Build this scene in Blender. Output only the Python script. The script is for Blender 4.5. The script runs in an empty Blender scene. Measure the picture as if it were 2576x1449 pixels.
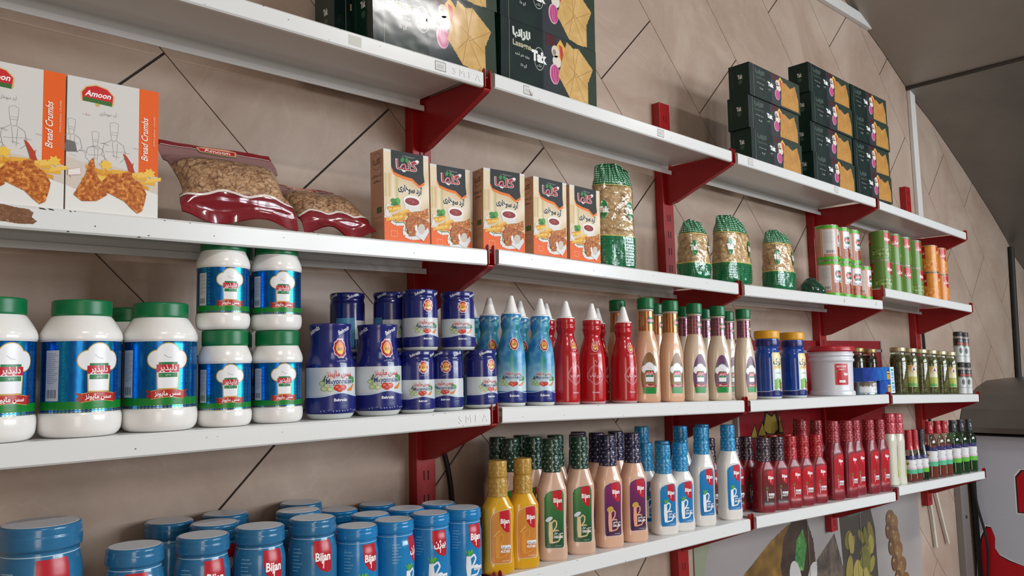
import bpy, math, random
from mathutils import Vector, Matrix, Euler, noise
from mathutils.geometry import tessellate_polygon
random.seed(7)
scene = bpy.context.scene
COL = scene.collection

# ------------------------------------------------------------------ camera, light, exposure
cam_d = bpy.data.cameras.new('camera'); cam = bpy.data.objects.new('camera', cam_d); COL.objects.link(cam)
cam_d.sensor_width = 36.0; cam_d.lens = 28.39; cam_d.clip_start = 0.02; cam_d.clip_end = 60
CAM = Vector((-1.04502517, -1.43493025, 0.50596343))
Rv = Vector((0.73421503, -0.6785073, -0.02358243)); Uv = Vector((-0.04813501, -0.08667217, 0.99507334)); Fv = Vector((0.67720847, 0.72946266, 0.09629597))
M = Matrix((Rv, Uv, -Fv)).transposed().to_4x4(); M.translation = CAM
cam.matrix_world = M
scene.camera = cam
scene.view_settings.view_transform = 'Standard'; scene.view_settings.look = 'None'
scene.view_settings.gamma = 1.0; scene.view_settings.use_curve_mapping = False
scene.view_settings.exposure = -0.06
w = bpy.data.worlds.new('world'); scene.world = w; w.use_nodes = True
w.node_tree.nodes['Background'].inputs[0].default_value = (0.8, 0.88, 1.0, 1); w.node_tree.nodes['Background'].inputs[1].default_value = 0.35

def area(name, loc, target, sx, sy, power, color):
    l = bpy.data.lights.new(name, 'AREA'); l.shape = 'RECTANGLE'; l.size = sx; l.size_y = sy; l.energy = power; l.color = color
    o = bpy.data.objects.new(name, l); COL.objects.link(o); o.location = loc
    o.rotation_euler = (Vector(target) - Vector(loc)).to_track_quat('-Z', 'Y').to_euler()
    return o
for i in range(5):          # glazed shopfront behind the camera: five bays, two rows of panes
    for j in range(2):
        area('shopfront_daylight', (1.3 + .75 * i, -4.05, .75 + .72 * j), (1.0, 0, .6), .46, .50, 14.5, (0.86, 0.94, 1.0))
area('doorway_daylight', (-1.9, -3.6, 0.4), (0.2, 0, 0.5), 0.9, 1.9, 20, (1.0, 0.86, 0.74))
LAMPS = [(-0.9, -2.6), (1.5, -2.6), (3.9, -2.6)]
for lx, ly in LAMPS:
    area('tube_lamp_light', (lx, ly, 2.485), (lx, ly, 0), .62, 0.12, 22, (1.0, 0.97, 0.93))

# ------------------------------------------------------------------ helpers
def lin(c):
    if isinstance(c, str):
        c = c.lstrip('#'); c = [int(c[i:i + 2], 16) / 255 for i in (0, 2, 4)]
    else:
        c = [v / 255 for v in c]
    return tuple((v / 12.92 if v <= 0.04045 else ((v + 0.055) / 1.055) ** 2.4) for v in c)

MATS = {}
def mat(name, color=None, rough=0.5, metal=0.0, attr=False, coat=0.0, bump=None, vary=0.0, vscale=20, spec=0.5, trans=0.0, emit=0, sss=0.0, alpha=1.0):
    if name in MATS: return MATS[name]
    m = bpy.data.materials.new(name); m.use_nodes = True; nt = m.node_tree; b = nt.nodes['Principled BSDF']
    b.inputs['Roughness'].default_value = rough; b.inputs['Metallic'].default_value = metal
    b.inputs['Specular IOR Level'].default_value = spec; b.inputs['Coat Weight'].default_value = coat; b.inputs['Coat Roughness'].default_value = 0.06
    b.inputs['Transmission Weight'].default_value = trans; b.inputs['Alpha'].default_value = alpha
    if sss: b.inputs['Subsurface Weight'].default_value = sss; b.inputs['Subsurface Scale'].default_value = 0.01
    tc = nt.nodes.new('ShaderNodeTexCoord')
    if attr:
        a = nt.nodes.new('ShaderNodeAttribute'); a.attribute_name = 'col'; src = a.outputs['Color']
    else:
        c = nt.nodes.new('ShaderNodeRGB'); c.outputs[0].default_value = (*lin(color), 1); src = c.outputs[0]
    if vary:
        n = nt.nodes.new('ShaderNodeTexNoise'); n.inputs['Scale'].default_value = vscale; n.inputs['Detail'].default_value = 4
        nt.links.new(tc.outputs['Object'], n.inputs['Vector'])
        mr = nt.nodes.new('ShaderNodeMapRange'); mr.inputs[1].default_value = 0.3; mr.inputs[2].default_value = 0.7
        mr.inputs[3].default_value = 1 - vary; mr.inputs[4].default_value = 1 + vary * 0.4
        nt.links.new(n.outputs['Fac'], mr.inputs[0])
        vm = nt.nodes.new('ShaderNodeVectorMath'); vm.operation = 'SCALE'
        nt.links.new(src, vm.inputs[0]); nt.links.new(mr.outputs[0], vm.inputs['Scale']); src = vm.outputs[0]
    nt.links.new(src, b.inputs['Base Color'])
    if emit:
        nt.links.new(src, b.inputs['Emission Color']); b.inputs['Emission Strength'].default_value = emit
    if bump:
        sc, st, kind = bump
        n = nt.nodes.new('ShaderNodeTexNoise' if kind == 'noise' else 'ShaderNodeTexVoronoi'); n.inputs['Scale'].default_value = sc
        nt.links.new(tc.outputs['Object'], n.inputs['Vector'])
        bp = nt.nodes.new('ShaderNodeBump'); bp.inputs['Strength'].default_value = st; bp.inputs['Distance'].default_value = 0.002
        nt.links.new(n.outputs['Fac' if kind == 'noise' else 'Distance'], bp.inputs['Height']); nt.links.new(bp.outputs[0], b.inputs['Normal'])
    MATS[name] = m
    return m

def film(name, tint=(255, 255, 255), gloss=0.12, bumpscale=60, bumpst=0.8, rough=0.08):
    if name in MATS: return MATS[name]
    m = bpy.data.materials.new(name); m.use_nodes = True; nt = m.node_tree; nt.nodes.clear()
    out = nt.nodes.new('ShaderNodeOutputMaterial'); mix = nt.nodes.new('ShaderNodeMixShader')
    t = nt.nodes.new('ShaderNodeBsdfTransparent'); t.inputs[0].default_value = (*lin(tint), 1)
    g = nt.nodes.new('ShaderNodeBsdfGlossy'); g.inputs['Roughness'].default_value = rough
    lw = nt.nodes.new('ShaderNodeLayerWeight'); lw.inputs[0].default_value = 0.25
    mr = nt.nodes.new('ShaderNodeMapRange'); mr.inputs[3].default_value = gloss; mr.inputs[4].default_value = 0.7
    nt.links.new(lw.outputs['Fresnel'], mr.inputs[0])
    if bumpst:
        tc = nt.nodes.new('ShaderNodeTexCoord'); n = nt.nodes.new('ShaderNodeTexNoise'); n.inputs['Scale'].default_value = bumpscale
        nt.links.new(tc.outputs['Object'], n.inputs['Vector'])
        bp = nt.nodes.new('ShaderNodeBump'); bp.inputs['Strength'].default_value = bumpst; bp.inputs['Distance'].default_value = 0.004
        nt.links.new(n.outputs['Fac'], bp.inputs['Height']); nt.links.new(bp.outputs[0], g.inputs['Normal']); nt.links.new(bp.outputs[0], lw.inputs['Normal'])
    nt.links.new(mr.outputs[0], mix.inputs[0]); nt.links.new(t.outputs[0], mix.inputs[1]); nt.links.new(g.outputs[0], mix.inputs[2])
    nt.links.new(mix.outputs[0], out.inputs[0]); MATS[name] = m
    return m

def pieces(name, c1, c2, c3, scale, st=1.0, rough=0.6):
    """many small grains: voronoi cells with their own tone and a rounded bump"""
    if name in MATS: return MATS[name]
    m = bpy.data.materials.new(name); m.use_nodes = True; nt = m.node_tree; b = nt.nodes['Principled BSDF']; b.inputs['Roughness'].default_value = rough
    tc = nt.nodes.new('ShaderNodeTexCoord'); mp = nt.nodes.new('ShaderNodeMapping'); mp.inputs['Scale'].default_value = (1, 1, 1.5)
    dn = nt.nodes.new('ShaderNodeTexNoise'); dn.inputs['Scale'].default_value = scale * 0.7
    ad = nt.nodes.new('ShaderNodeVectorMath'); ad.operation = 'MULTIPLY_ADD'; ad.inputs[1].default_value = (0.02, 0.02, 0.02)
    nt.links.new(tc.outputs['Object'], mp.inputs[0]); nt.links.new(mp.outputs[0], dn.inputs['Vector']); nt.links.new(dn.outputs['Color'], ad.inputs[0]); nt.links.new(mp.outputs[0], ad.inputs[2])
    v = nt.nodes.new('ShaderNodeTexVoronoi'); v.inputs['Scale'].default_value = scale; nt.links.new(ad.outputs[0], v.inputs['Vector'])
    sep = nt.nodes.new('ShaderNodeSeparateColor'); nt.links.new(v.outputs['Color'], sep.inputs[0])
    r = nt.nodes.new('ShaderNodeValToRGB'); r.color_ramp.elements[0].color = (*lin(c1), 1); r.color_ramp.elements[1].color = (*lin(c2), 1)
    nt.links.new(sep.outputs[0], r.inputs[0])
    r2 = nt.nodes.new('ShaderNodeValToRGB'); r2.color_ramp.elements[0].position = 0.5; r2.color_ramp.elements[1].position = 1.0
    r2.color_ramp.elements[0].color = (0, 0, 0, 1); r2.color_ramp.elements[1].color = (1, 1, 1, 1)
    nt.links.new(v.outputs['Distance'], r2.inputs[0])
    mx = nt.nodes.new('ShaderNodeMix'); mx.data_type = 'RGBA'; nt.links.new(r2.outputs[0], mx.inputs[0]); nt.links.new(r.outputs[0], mx.inputs[6]); mx.inputs[7].default_value = (*lin(c3), 1)
    nt.links.new(mx.outputs[2], b.inputs['Base Color'])
    bp = nt.nodes.new('ShaderNodeBump'); bp.invert = True; bp.inputs['Strength'].default_value = st; bp.inputs['Distance'].default_value = 0.006
    nt.links.new(v.outputs['Distance'], bp.inputs['Height']); nt.links.new(bp.outputs[0], b.inputs['Normal'])
    MATS[name] = m
    return m

PRINT = mat('printed_gloss', attr=True, rough=0.28, spec=0.5)
CARD = mat('printed_card', attr=True, rough=0.42, spec=0.25)
GLOSSCARD = mat('varnished_card', attr=True, rough=0.12, spec=0.36, bump=(16, 0.3, 'noise'))
FOIL = mat('metal_foil', attr=True, rough=0.24, metal=0.75)

def mesh_obj(name, verts, faces, mats, parent=None, smooth=True, fm=None, cols=None, angle=38):
    me = bpy.data.meshes.new(name); me.from_pydata([tuple(v) for v in verts], [], faces)
    for m in (mats if isinstance(mats, (list, tuple)) else [mats]): me.materials.append(m)
    if fm: me.polygons.foreach_set('material_index', fm)
    if smooth:
        me.polygons.foreach_set('use_smooth', [True] * len(me.polygons))
        me.set_sharp_from_angle(angle=math.radians(angle))
    if cols:
        at = me.color_attributes.new('col', 'FLOAT_COLOR', 'CORNER'); buf = []
        for f, c in zip(faces, cols):
            if isinstance(c, list):
                for q in c: buf.extend((q[0], q[1], q[2], 1.0))
            else: buf.extend([c[0], c[1], c[2], 1.0] * len(f))
        at.data.foreach_set('color', buf)
    me.update()
    o = bpy.data.objects.new(name, me); COL.objects.link(o)
    if parent: o.parent = parent
    return o

def empty(name, label=None, cat=None, group=None, loc=(0, 0, 0)):
    o = bpy.data.objects.new(name, None); COL.objects.link(o); o.location = loc; o.empty_display_size = 0.02
    if label: o['label'] = label
    if cat: o['category'] = cat
    if group: o['group'] = group
    return o
def tag(o, label, cat, group=None):
    o['label'] = label; o['category'] = cat
    if group: o['group'] = group
    return o
def structure(o): o['kind'] = 'structure'; return o

class Geo:
    def __init__(s): s.v = []; s.f = []; s.m = []; s.c = []
    def add(s, v, f, m=0, c=None):
        n = len(s.v); s.v += [Vector(p) for p in v]; s.f += [tuple(i + n for i in q) for q in f]; s.m += [m] * len(f); s.c += [c] * len(f)
    def box(s, x0, x1, y0, y1, z0, z1, m=0, c=None):
        s.add([(x0, y0, z0), (x1, y0, z0), (x1, y1, z0), (x0, y1, z0), (x0, y0, z1), (x1, y0, z1), (x1, y1, z1), (x0, y1, z1)],
              [(0, 3, 2, 1), (4, 5, 6, 7), (0, 1, 5, 4), (1, 2, 6, 5), (2, 3, 7, 6), (3, 0, 4, 7)], m, c)
    def tube(s, pts, r, n=8, m=0):
        P = [Vector(p) for p in pts]; rings = []
        for i, p in enumerate(P):
            d = (P[min(i + 1, len(P) - 1)] - P[max(i - 1, 0)]).normalized(); a = Vector((0, 0, 1)) if abs(d.z) < .9 else Vector((1, 0, 0))
            u = d.cross(a).normalized(); v = d.cross(u)
            rings.append([p + r * (math.cos(t * 2 * math.pi / n) * u + math.sin(t * 2 * math.pi / n) * v) for t in range(n)])
        vs = [q for rg in rings for q in rg]; fs = []
        for i in range(len(P) - 1):
            for j in range(n): fs.append((i * n + j, i * n + (j + 1) % n, (i + 1) * n + (j + 1) % n, (i + 1) * n + j))
        fs += [tuple(range(n))[::-1], tuple((len(P) - 1) * n + j for j in range(n))]
        s.add(vs, fs, m)
    def build(s, name, mats, parent=None, smooth=False, bevel=0, **k):
        o = mesh_obj(name, s.v, s.f, mats, parent, smooth=smooth, fm=s.m, cols=s.c if s.c and s.c[0] else None, **k)
        if bevel:
            b = o.modifiers.new('bevel', 'BEVEL'); b.width = bevel; b.segments = 2; b.limit_method = 'ANGLE'
        return o

# -- lofted bodies: rows of (z, half width, half depth, exponent) in mm, corners rounded by cutting
def rounded(P, R=4.0):
    Q = [P[0]]
    for i in range(1, len(P) - 1):
        p, c, n = P[i - 1], P[i], P[i + 1]; l1 = math.hypot(c[0] - p[0], c[1] - p[1]) or 1e-6; l2 = math.hypot(n[0] - c[0], n[1] - c[1]) or 1e-6
        t1, t2 = min(R / l1, .45), min(R / l2, .45)
        A = [u + (v - u) * t1 for u, v in zip(c, p)]; B = [u + (v - u) * t2 for u, v in zip(c, n)]
        for t in (0, .25, .5, .75, 1): Q.append(tuple((1 - t) ** 2 * u + 2 * t * (1 - t) * v + t * t * w_ for u, v, w_ in zip(A, c, B)))
    Q.append(P[-1]); return Q
def rows(*pts):
    return [(p[0], p[1], p[1], 2.0) if len(p) == 2 else p for p in pts]
class Body:
    def __init__(s, pts, smooth=4.0, seg=40, ribs=0, ribamp=0.0, wob=0.0, sag=None):
        s.P = rounded(rows(*pts), smooth) if smooth else rows(*pts); s.seg = seg; s.ribs = ribs; s.ra = ribamp; s.wob = wob; s.top = None
    def pt(s, row, th):
        z, a, b, n = row; c, q = math.cos(th), math.sin(th)
        x = a * math.copysign(abs(q) ** (2 / n), q); y = -b * math.copysign(abs(c) ** (2 / n), c)
        k = 1.0 + (s.ra * (0.5 + 0.5 * math.cos(s.ribs * th)) if s.ribs else 0)
        if s.wob:
            nv = noise.noise(Vector((x * .05, y * .05, z * .04))) * s.wob + noise.noise(Vector((x * .15, y * .15, z * .12 + 9))) * s.wob * .4
            k += nv / max(a, 12)
        if s.top and z > s.top[0]:      # gathered upper end of a bag: uneven height, pleats
            q = (z - s.top[0]) / (s.top[1] - s.top[0]); sd = s.top[2]
            z += q * (9 * noise.noise(Vector((x * .045, y * .06, sd))) - 9 * (x / a) ** 2 - 5 * (x / a)) ; y += q * 5 * math.sin(x * .35 + sd); k *= 1 + q * .05 * math.sin(x * .8 + sd)
        return Vector((x * k, y * k, z)) * 0.001
    def mesh(s, name, m, parent=None, capb=True, capt=True, zr=None, inset=0, angle=38):
        P = [r for r in s.P if not zr or zr[0] <= r[0] <= zr[1]]; n = s.seg; V = []; F = []
        for r in P:
            if inset: r = (r[0], max(r[1] - inset, .5), max(r[2] - inset, .5), r[3])
            for j in range(n): V.append(s.pt(r, 2 * math.pi * j / n))
        for i in range(len(P) - 1):
            for j in range(n): F.append((i * n + j, i * n + (j + 1) % n, (i + 1) * n + (j + 1) % n, (i + 1) * n + j))
        if capb: F.append(tuple(range(n))[::-1])
        if capt: F.append(tuple((len(P) - 1) * n + j for j in range(n)))
        return mesh_obj(name, V, F, m, parent, angle=angle)
    def at(s, z):
        P = s.P
        for a, b in zip(P, P[1:]):
            if a[0] <= z <= b[0] and b[0] > a[0]:
                t = (z - a[0]) / (b[0] - a[0]); return tuple(x + (y - x) * t for x, y in zip(a, b))
        return P[0] if z < P[0][0] else P[-1]
    def wrap(s, rref=None, back=1):
        r0 = rref or max(r[1] for r in s.P)
        def f(u, v, off):
            row = s.at(v); row = (v, row[1] + off, row[2] + off, row[3]); return s.pt(row, u / r0)
        return f
    def front(s):
        def f(u, v, off):
            z, a, b, n = s.at(v); k = min(abs(u / a), .985)
            return Vector((u, -(b * (1 - k ** n) ** (1 / n)) - off, v)) * 0.001
        return f
def flat(y=0.0, axis='y', x0=0.0):
    if axis == 'y': return lambda u, v, off: Vector((u, y - off, v)) * 0.001
    return lambda u, v, off: Vector((x0 - off, -u, v)) * 0.001     # left face of a carton, u runs towards the back negative

# -- text
FA = {'ا': 'FE8D FE8E', 'آ': 'FE81 FE82', 'ب': 'FE8F FE90 FE91 FE92', 'پ': 'FB56 FB57 FB58 FB59', 'ت': 'FE95 FE96 FE97 FE98', 'ج': 'FE9D FE9E FE9F FEA0', 'چ': 'FB7A FB7B FB7C FB7D',
 'ح': 'FEA1 FEA2 FEA3 FEA4', 'خ': 'FEA5 FEA6 FEA7 FEA8', 'د': 'FEA9 FEAA', 'ذ': 'FEAB FEAC', 'ر': 'FEAD FEAE', 'ز': 'FEAF FEB0', 'ژ': 'FB8A FB8B', 'س': 'FEB1 FEB2 FEB3 FEB4', 'ش': 'FEB5 FEB6 FEB7 FEB8',
 'ف': 'FED1 FED2 FED3 FED4', 'ک': 'FB8E FB8F FB90 FB91', 'گ': 'FB92 FB93 FB94 FB95', 'ل': 'FEDD FEDE FEDF FEE0', 'م': 'FEE1 FEE2 FEE3 FEE4', 'ن': 'FEE5 FEE6 FEE7 FEE8',
 'و': 'FEED FEEE', 'ه': 'FEE9 FEEA FEEB FEEC', 'ی': 'FBFC FBFD FBFE FBFF'}
def fa(t):
    out = []; L = list(t)
    for i, ch in enumerate(L):
        if ch not in FA: out.append(ch); continue
        fm = FA[ch].split(); prev = i > 0 and L[i - 1] in FA and len(FA[L[i - 1]].split()) == 4; nxt = i + 1 < len(L) and L[i + 1] in FA and len(fm) == 4
        out.append(chr(int(fm[(3 if nxt else 1) if prev else (2 if nxt else 0)], 16)))
    return ''.join(reversed(out))
TXT = {}
def text_geo(t, bold=0.0):
    k = (t, bold)
    if k in TXT: return TXT[k]
    cu = bpy.data.curves.new('lettering', 'FONT'); cu.body = t; cu.resolution_u = 2; cu.offset = bold; cu.align_x = 'CENTER'
    o = bpy.data.objects.new('lettering', cu); COL.objects.link(o); bpy.context.view_layer.update()
    dg = bpy.context.evaluated_depsgraph_get(); me = bpy.data.meshes.new_from_object(o.evaluated_get(dg))
    me.calc_loop_triangles(); V = [(v.co.x, v.co.y) for v in me.vertices]; F = [tuple(tr.vertices) for tr in me.loop_triangles]
    bpy.data.objects.remove(o); bpy.data.curves.remove(cu); bpy.data.meshes.remove(me)
    xs = [v[0] for v in V] or [0]; w_ = (min(xs) + max(xs)) / 2; wd = max(xs) - min(xs)
    par = list(range(len(V)))
    def fd(i):
        while par[i] != i: par[i] = par[par[i]]; i = par[i]
        return i
    for f in F: par[fd(f[0])] = fd(f[1]); par[fd(f[1])] = fd(f[2])
    ids = {}; G = []
    for f in F: G.append(ids.setdefault(fd(f[0]), len(ids)) % 3 * .34)
    TXT[k] = ([(x - w_, y) for x, y in V], F, wd, G); return TXT[k]

def ellp(cx, cy, rx, ry, n=24, rot=0):
    c, s_ = math.cos(rot), math.sin(rot)
    return [(cx + rx * math.cos(t) * c - ry * math.sin(t) * s_, cy + rx * math.cos(t) * s_ + ry * math.sin(t) * c) for t in (2 * math.pi * i / n for i in range(n))]
def inpoly(x, y, P):
    r = False; j = len(P) - 1
    for i in range(len(P)):
        if (P[i][1] > y) != (P[j][1] > y) and x < (P[j][0] - P[i][0]) * (y - P[i][1]) / (P[j][1] - P[i][1]) + P[i][0]: r = not r
        j = i
    return r
def nz(x, y, s=1.0, k=0.0): return noise.noise(Vector((x * s, y * s, k)))
def mixc(a, b, t): t = max(0, min(1, t)); return tuple(p + (q - p) * t for p, q in zip(a, b))
def hx(h): h = h.lstrip('#'); return tuple(int(h[i:i + 2], 16) for i in (0, 2, 4))

class Art:
    """flat coloured shapes (mm) later laid on a surface; higher layers sit 0.1 mm further out"""
    def __init__(s, L=4.0, k=1.0): s.T = []; s.L = L; s.k = k; s.l = 1
    def tri(s, a, b, c, col, m):
        L = s.L; st = [(a, b, c)]
        while st:
            a, b, c = st.pop()
            d = [math.dist(a, b), math.dist(b, c), math.dist(c, a)]; i = d.index(max(d))
            if d[i] <= L or len(st) > 4000: s.T.append(((a, b, c), col, m, s.l)); continue
            if i == 0: q = ((a[0] + b[0]) / 2, (a[1] + b[1]) / 2); st += [(a, q, c), (q, b, c)]
            elif i == 1: q = ((b[0] + c[0]) / 2, (b[1] + c[1]) / 2); st += [(a, b, q), (a, q, c)]
            else: q = ((a[0] + c[0]) / 2, (a[1] + c[1]) / 2); st += [(a, b, q), (q, b, c)]
    def poly(s, P, col, m=0):
        k = s.k; P = [(x * k, y * k) for x, y in P]; col = lin(col)
        ar = sum(P[i - 1][0] * P[i][1] - P[i][0] * P[i - 1][1] for i in range(len(P)))
        if ar < 0: P = P[::-1]
        for t in tessellate_polygon([[Vector((x, y, 0)) for x, y in P]]):
            a, b, c = (P[i] for i in t)
            if (b[0] - a[0]) * (c[1] - a[1]) - (b[1] - a[1]) * (c[0] - a[0]) < 0: b, c = c, b
            s.tri(a, b, c, col, m)
        s.l += 1; return s
    def rect(s, x0, y0, x1, y1, col, m=0): return s.poly([(x0, y0), (x1, y0), (x1, y1), (x0, y1)], col, m)
    def ell(s, cx, cy, rx, ry, col, m=0, n=24, rot=0): return s.poly(ellp(cx, cy, rx, ry, n, rot), col, m)
    def multi(s, shapes, col, m=0):
        l0 = s.l
        for P in shapes: s.l = l0; s.poly(P, col, m)
        return s
    def line(s, pts, wd, col, m=0):
        l0 = s.l; ln = 0
        for (x0, y0), (x1, y1) in zip(pts, pts[1:]):
            d = math.hypot(x1 - x0, y1 - y0) or 1; nx, ny = -(y1 - y0) / d * wd / 2, (x1 - x0) / d * wd / 2
            s.l = l0 + (.4 if (ln := ln + 1) % 2 else 0); s.poly([(x0 + nx, y0 + ny), (x1 + nx, y1 + ny), (x1 - nx, y1 - ny), (x0 - nx, y0 - ny)], col, m)
        s.l = l0 + 1; return s
    def text(s, t, x, y, h, col, rot=0.0, bold=0.0, shear=0.0, width=None, m=0, asp=1.0, halo=None, hb=0.06, arc=0.0):
        if halo: s.text(t, x, y, h, halo, rot, bold + hb, shear, width, m, asp, arc=arc)
        V, F, wd, G = text_geo(t, bold); sc = h / 0.70; sx = sc * asp
        if width: sx = width / max(text_geo(t, 0.0)[2], .01)
        c, q = math.cos(rot), math.sin(rot); k = s.k; cl = lin(col); out = []
        for vx, vy in V:
            px, py = vx * sx + vy * sc * shear, vy * sc + arc * (vx * sx) ** 2; out.append(((x + px * c - py * q) * k, (y + px * q + py * c) * k))
        l0 = s.l
        for f, gl in zip(F, G):
            a, b, d = (out[i] for i in f)
            if (b[0] - a[0]) * (d[1] - a[1]) - (b[1] - a[1]) * (d[0] - a[0]) < 0: b, d = d, b
            s.l = l0 + gl; s.tri(a, b, d, cl, m)
        s.l = l0 + 1; return s
    def paint(s, x0, y0, x1, y1, cell, fn, m=0):
        nx = max(1, int((x1 - x0) / cell)); ny = max(1, int((y1 - y0) / cell)); k = s.k; dx = (x1 - x0) / nx; dy = (y1 - y0) / ny; cache = {}
        for i in range(nx):
            for j in range(ny):
                cx, cy = x0 + (i + .5) * dx, y0 + (j + .5) * dy; c = fn(cx, cy)
                if c is None: continue
                Q = []
                for px, py in ((cx - dx / 2, cy - dy / 2), (cx + dx / 2, cy - dy / 2), (cx + dx / 2, cy + dy / 2), (cx - dx / 2, cy + dy / 2)):
                    kk = (round(px, 3), round(py, 3))
                    if kk not in cache:
                        q = fn(px, py); cache[kk] = lin(q) if q else None
                    Q.append(cache[kk] or lin(c))
                c = Q; a, b, d, e = ((cx - dx / 2) * k, (cy - dy / 2) * k), ((cx + dx / 2) * k, (cy - dy / 2) * k), ((cx + dx / 2) * k, (cy + dy / 2) * k), ((cx - dx / 2) * k, (cy + dy / 2) * k)
                s.T.append(((a, b, d, e), c, m, s.l))
        s.l += 1; return s
    def blob(s, P, c1, c2, cell=1.0, sc=.3, seed=0.0, gain=1.3, m=0, hi=None):
        xs = [p[0] for p in P]; ys = [p[1] for p in P]; c1 = hx(c1); c2 = hx(c2); H = hx(hi) if hi else None
        def fn(x, y):
            if not inpoly(x + nz(x, y, .5, seed + 5) * cell, y + nz(x, y, .5, seed + 8) * cell, P): return None
            t = .5 + gain * (nz(x, y, sc, seed) * .7 + nz(x, y, sc * 2.6, seed + 3) * .5); c = mixc(c1, c2, t)
            return mixc(c, H, (t - .85) * 2.5) if H and t > .85 else c
        s.poly(P, mixc(c1, c2, .5), m)
        return s.paint(min(xs), min(ys), max(xs), max(ys), cell, fn, m)
    def build(s, name, fn, parent=None, mats=(PRINT, FOIL), step=0.035, base=0.12, dz=0.0):
        V = []; F = []; C = []; Mi = []; D = {}
        for P, c, m, l in s.T:
            idx = []
            for p in P:
                key = (round(p[0], 3), round(p[1], 3), l)
                if key not in D: D[key] = len(V); V.append(fn(p[0], p[1] + dz, base + step * l))
                idx.append(D[key])
            if len(set(idx)) < len(idx) or len(idx) < 3: continue
            F.append(tuple(idx)); C.append(c); Mi.append(m)
        return mesh_obj(name, V, F, list(mats), parent, smooth=True, fm=Mi, cols=C, angle=80)

def children(o): return [c for c in o.children]
def dup(o, parent=None):
    c = o.copy(); COL.objects.link(c); c.parent = parent
    for ch in children(o): dup(ch, c)
    return c

# ------------------------------------------------------------------ the room
def tiled_wall():
    """33 cm tiles set on the diagonal over dark grout; joints run x+z = const and z-x = const"""
    g = Geo(); P = .4735; A0 = .058; B0 = .655; PB = .966; e = .0022
    def clip(poly, f):
        out = []
        for i in range(len(poly)):
            p, q = poly[i - 1], poly[i]; a, b = f(p), f(q)
            if (a >= 0) != (b >= 0): t = a / (a - b); out.append((p[0] + (q[0] - p[0]) * t, p[1] + (q[1] - p[1]) * t))
            if b >= 0: out.append(q)
        return out
    X0, X1, Z0, Z1 = -2.3, 6.2, -1.05, 2.59
    SPECIAL = {0: [(.70, 1.621, (0, 1)), (.205, .70, (-1, 1)), (-.311, .205, (0, 1))], -1: [(-.794, .205, (-1, 0)), (.70, 1.621, (-2, 0)), (1.621, 2.104, (-1, 0))], -2: [(-.311, .70, (-2, -1))]}
    for k in range(-8, 20):
        odd = k % 2; cells = []
        for j in range(-9, 9):
            b0 = B0 - (PB / 2 if odd else 0) + j * PB
            if not (k in SPECIAL and -.35 < b0 + PB / 2 < 1.66): cells.append((b0, b0 + PB, (k, k + 1)))
        for _ in (0,):
            for s0, s1, kk in cells + SPECIAL.get(k, []):
                a0, a1 = A0 + P * kk[0] + e * .7, A0 + P * kk[1] - e * .7; c0, c1 = s0 + e * 1.4, s1 - e * 1.4
                q = [((a - b) / 2, (a + b) / 2) for a, b in ((a0, c0), (a1, c0), (a1, c1), (a0, c1))]
                for f in (lambda p: p[0] - X0, lambda p: X1 - p[0], lambda p: p[1] - Z0, lambda p: Z1 - p[1]):
                    if q: q = clip(q, f)
                if len(q) < 3: continue
                ar = sum(q[i - 1][0] * q[i][1] - q[i][0] * q[i - 1][1] for i in range(len(q)))
                if ar < 0: q = q[::-1]
                n = len(q); v = [(x, 0.0, z) for x, z in q] + [(x, 0.004, z) for x, z in q]
                g.add(v, [tuple(range(n))] + [(i, i + n, (i + 1) % n + n, (i + 1) % n) for i in range(n)], 0)
    g.box(X0, X1, .0035, .12, Z0, Z1, 1)
    m = bpy.data.materials.new('beige_stone_tile'); m.use_nodes = True; nt = m.node_tree; b = nt.nodes['Principled BSDF']; b.inputs['Roughness'].default_value = .38; b.inputs['Specular IOR Level'].default_value = .35
    tc = nt.nodes.new('ShaderNodeTexCoord'); n1 = nt.nodes.new('ShaderNodeTexNoise'); n1.inputs['Scale'].default_value = 2.6; n1.inputs['Detail'].default_value = 7; n1.inputs['Roughness'].default_value = .62; n1.inputs['Distortion'].default_value = .7
    r = nt.nodes.new('ShaderNodeValToRGB'); E_ = r.color_ramp.elements; E_[0].position = .28; E_[0].color = (*lin('a08675'), 1); E_[1].position = .72; E_[1].color = (*lin('c2af9f'), 1)
    x = r.color_ramp.elements.new(.5); x.color = (*lin('b29b8b'), 1)
    nt.links.new(tc.outputs['Object'], n1.inputs['Vector']); nt.links.new(n1.outputs['Fac'], r.inputs[0])
    n2 = nt.nodes.new('ShaderNodeTexNoise'); n2.inputs['Scale'].default_value = 1.6; n2.inputs['Detail'].default_value = 10; n2.inputs['Distortion'].default_value = 3.0; nt.links.new(tc.outputs['Object'], n2.inputs['Vector'])
    r2 = nt.nodes.new('ShaderNodeValToRGB'); r2.color_ramp.elements[0].position = .485; r2.color_ramp.elements[0].color = (0, 0, 0, 1); r2.color_ramp.elements[1].position = .5; r2.color_ramp.elements[1].color = (1, 1, 1, 1)
    y = r2.color_ramp.elements.new(.515); y.color = (0, 0, 0, 1); nt.links.new(n2.outputs['Fac'], r2.inputs[0])
    mu = nt.nodes.new('ShaderNodeMath'); mu.operation = 'MULTIPLY'; mu.inputs[1].default_value = .07; nt.links.new(r2.outputs[0], mu.inputs[0])
    mx = nt.nodes.new('ShaderNodeMix'); mx.data_type = 'RGBA'; nt.links.new(mu.outputs[0], mx.inputs[0]); nt.links.new(r.outputs[0], mx.inputs[6]); mx.inputs[7].default_value = (*lin('dccfc2'), 1)
    nt.links.new(mx.outputs[2], b.inputs['Base Color'])
    return structure(g.build('wall_back', [m, mat('dark_grout', '3d3431', rough=.9)]))
tiled_wall()
PLAST = mat('cream_plaster', 'a39d95', rough=.85, vary=.08, vscale=3)
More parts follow.
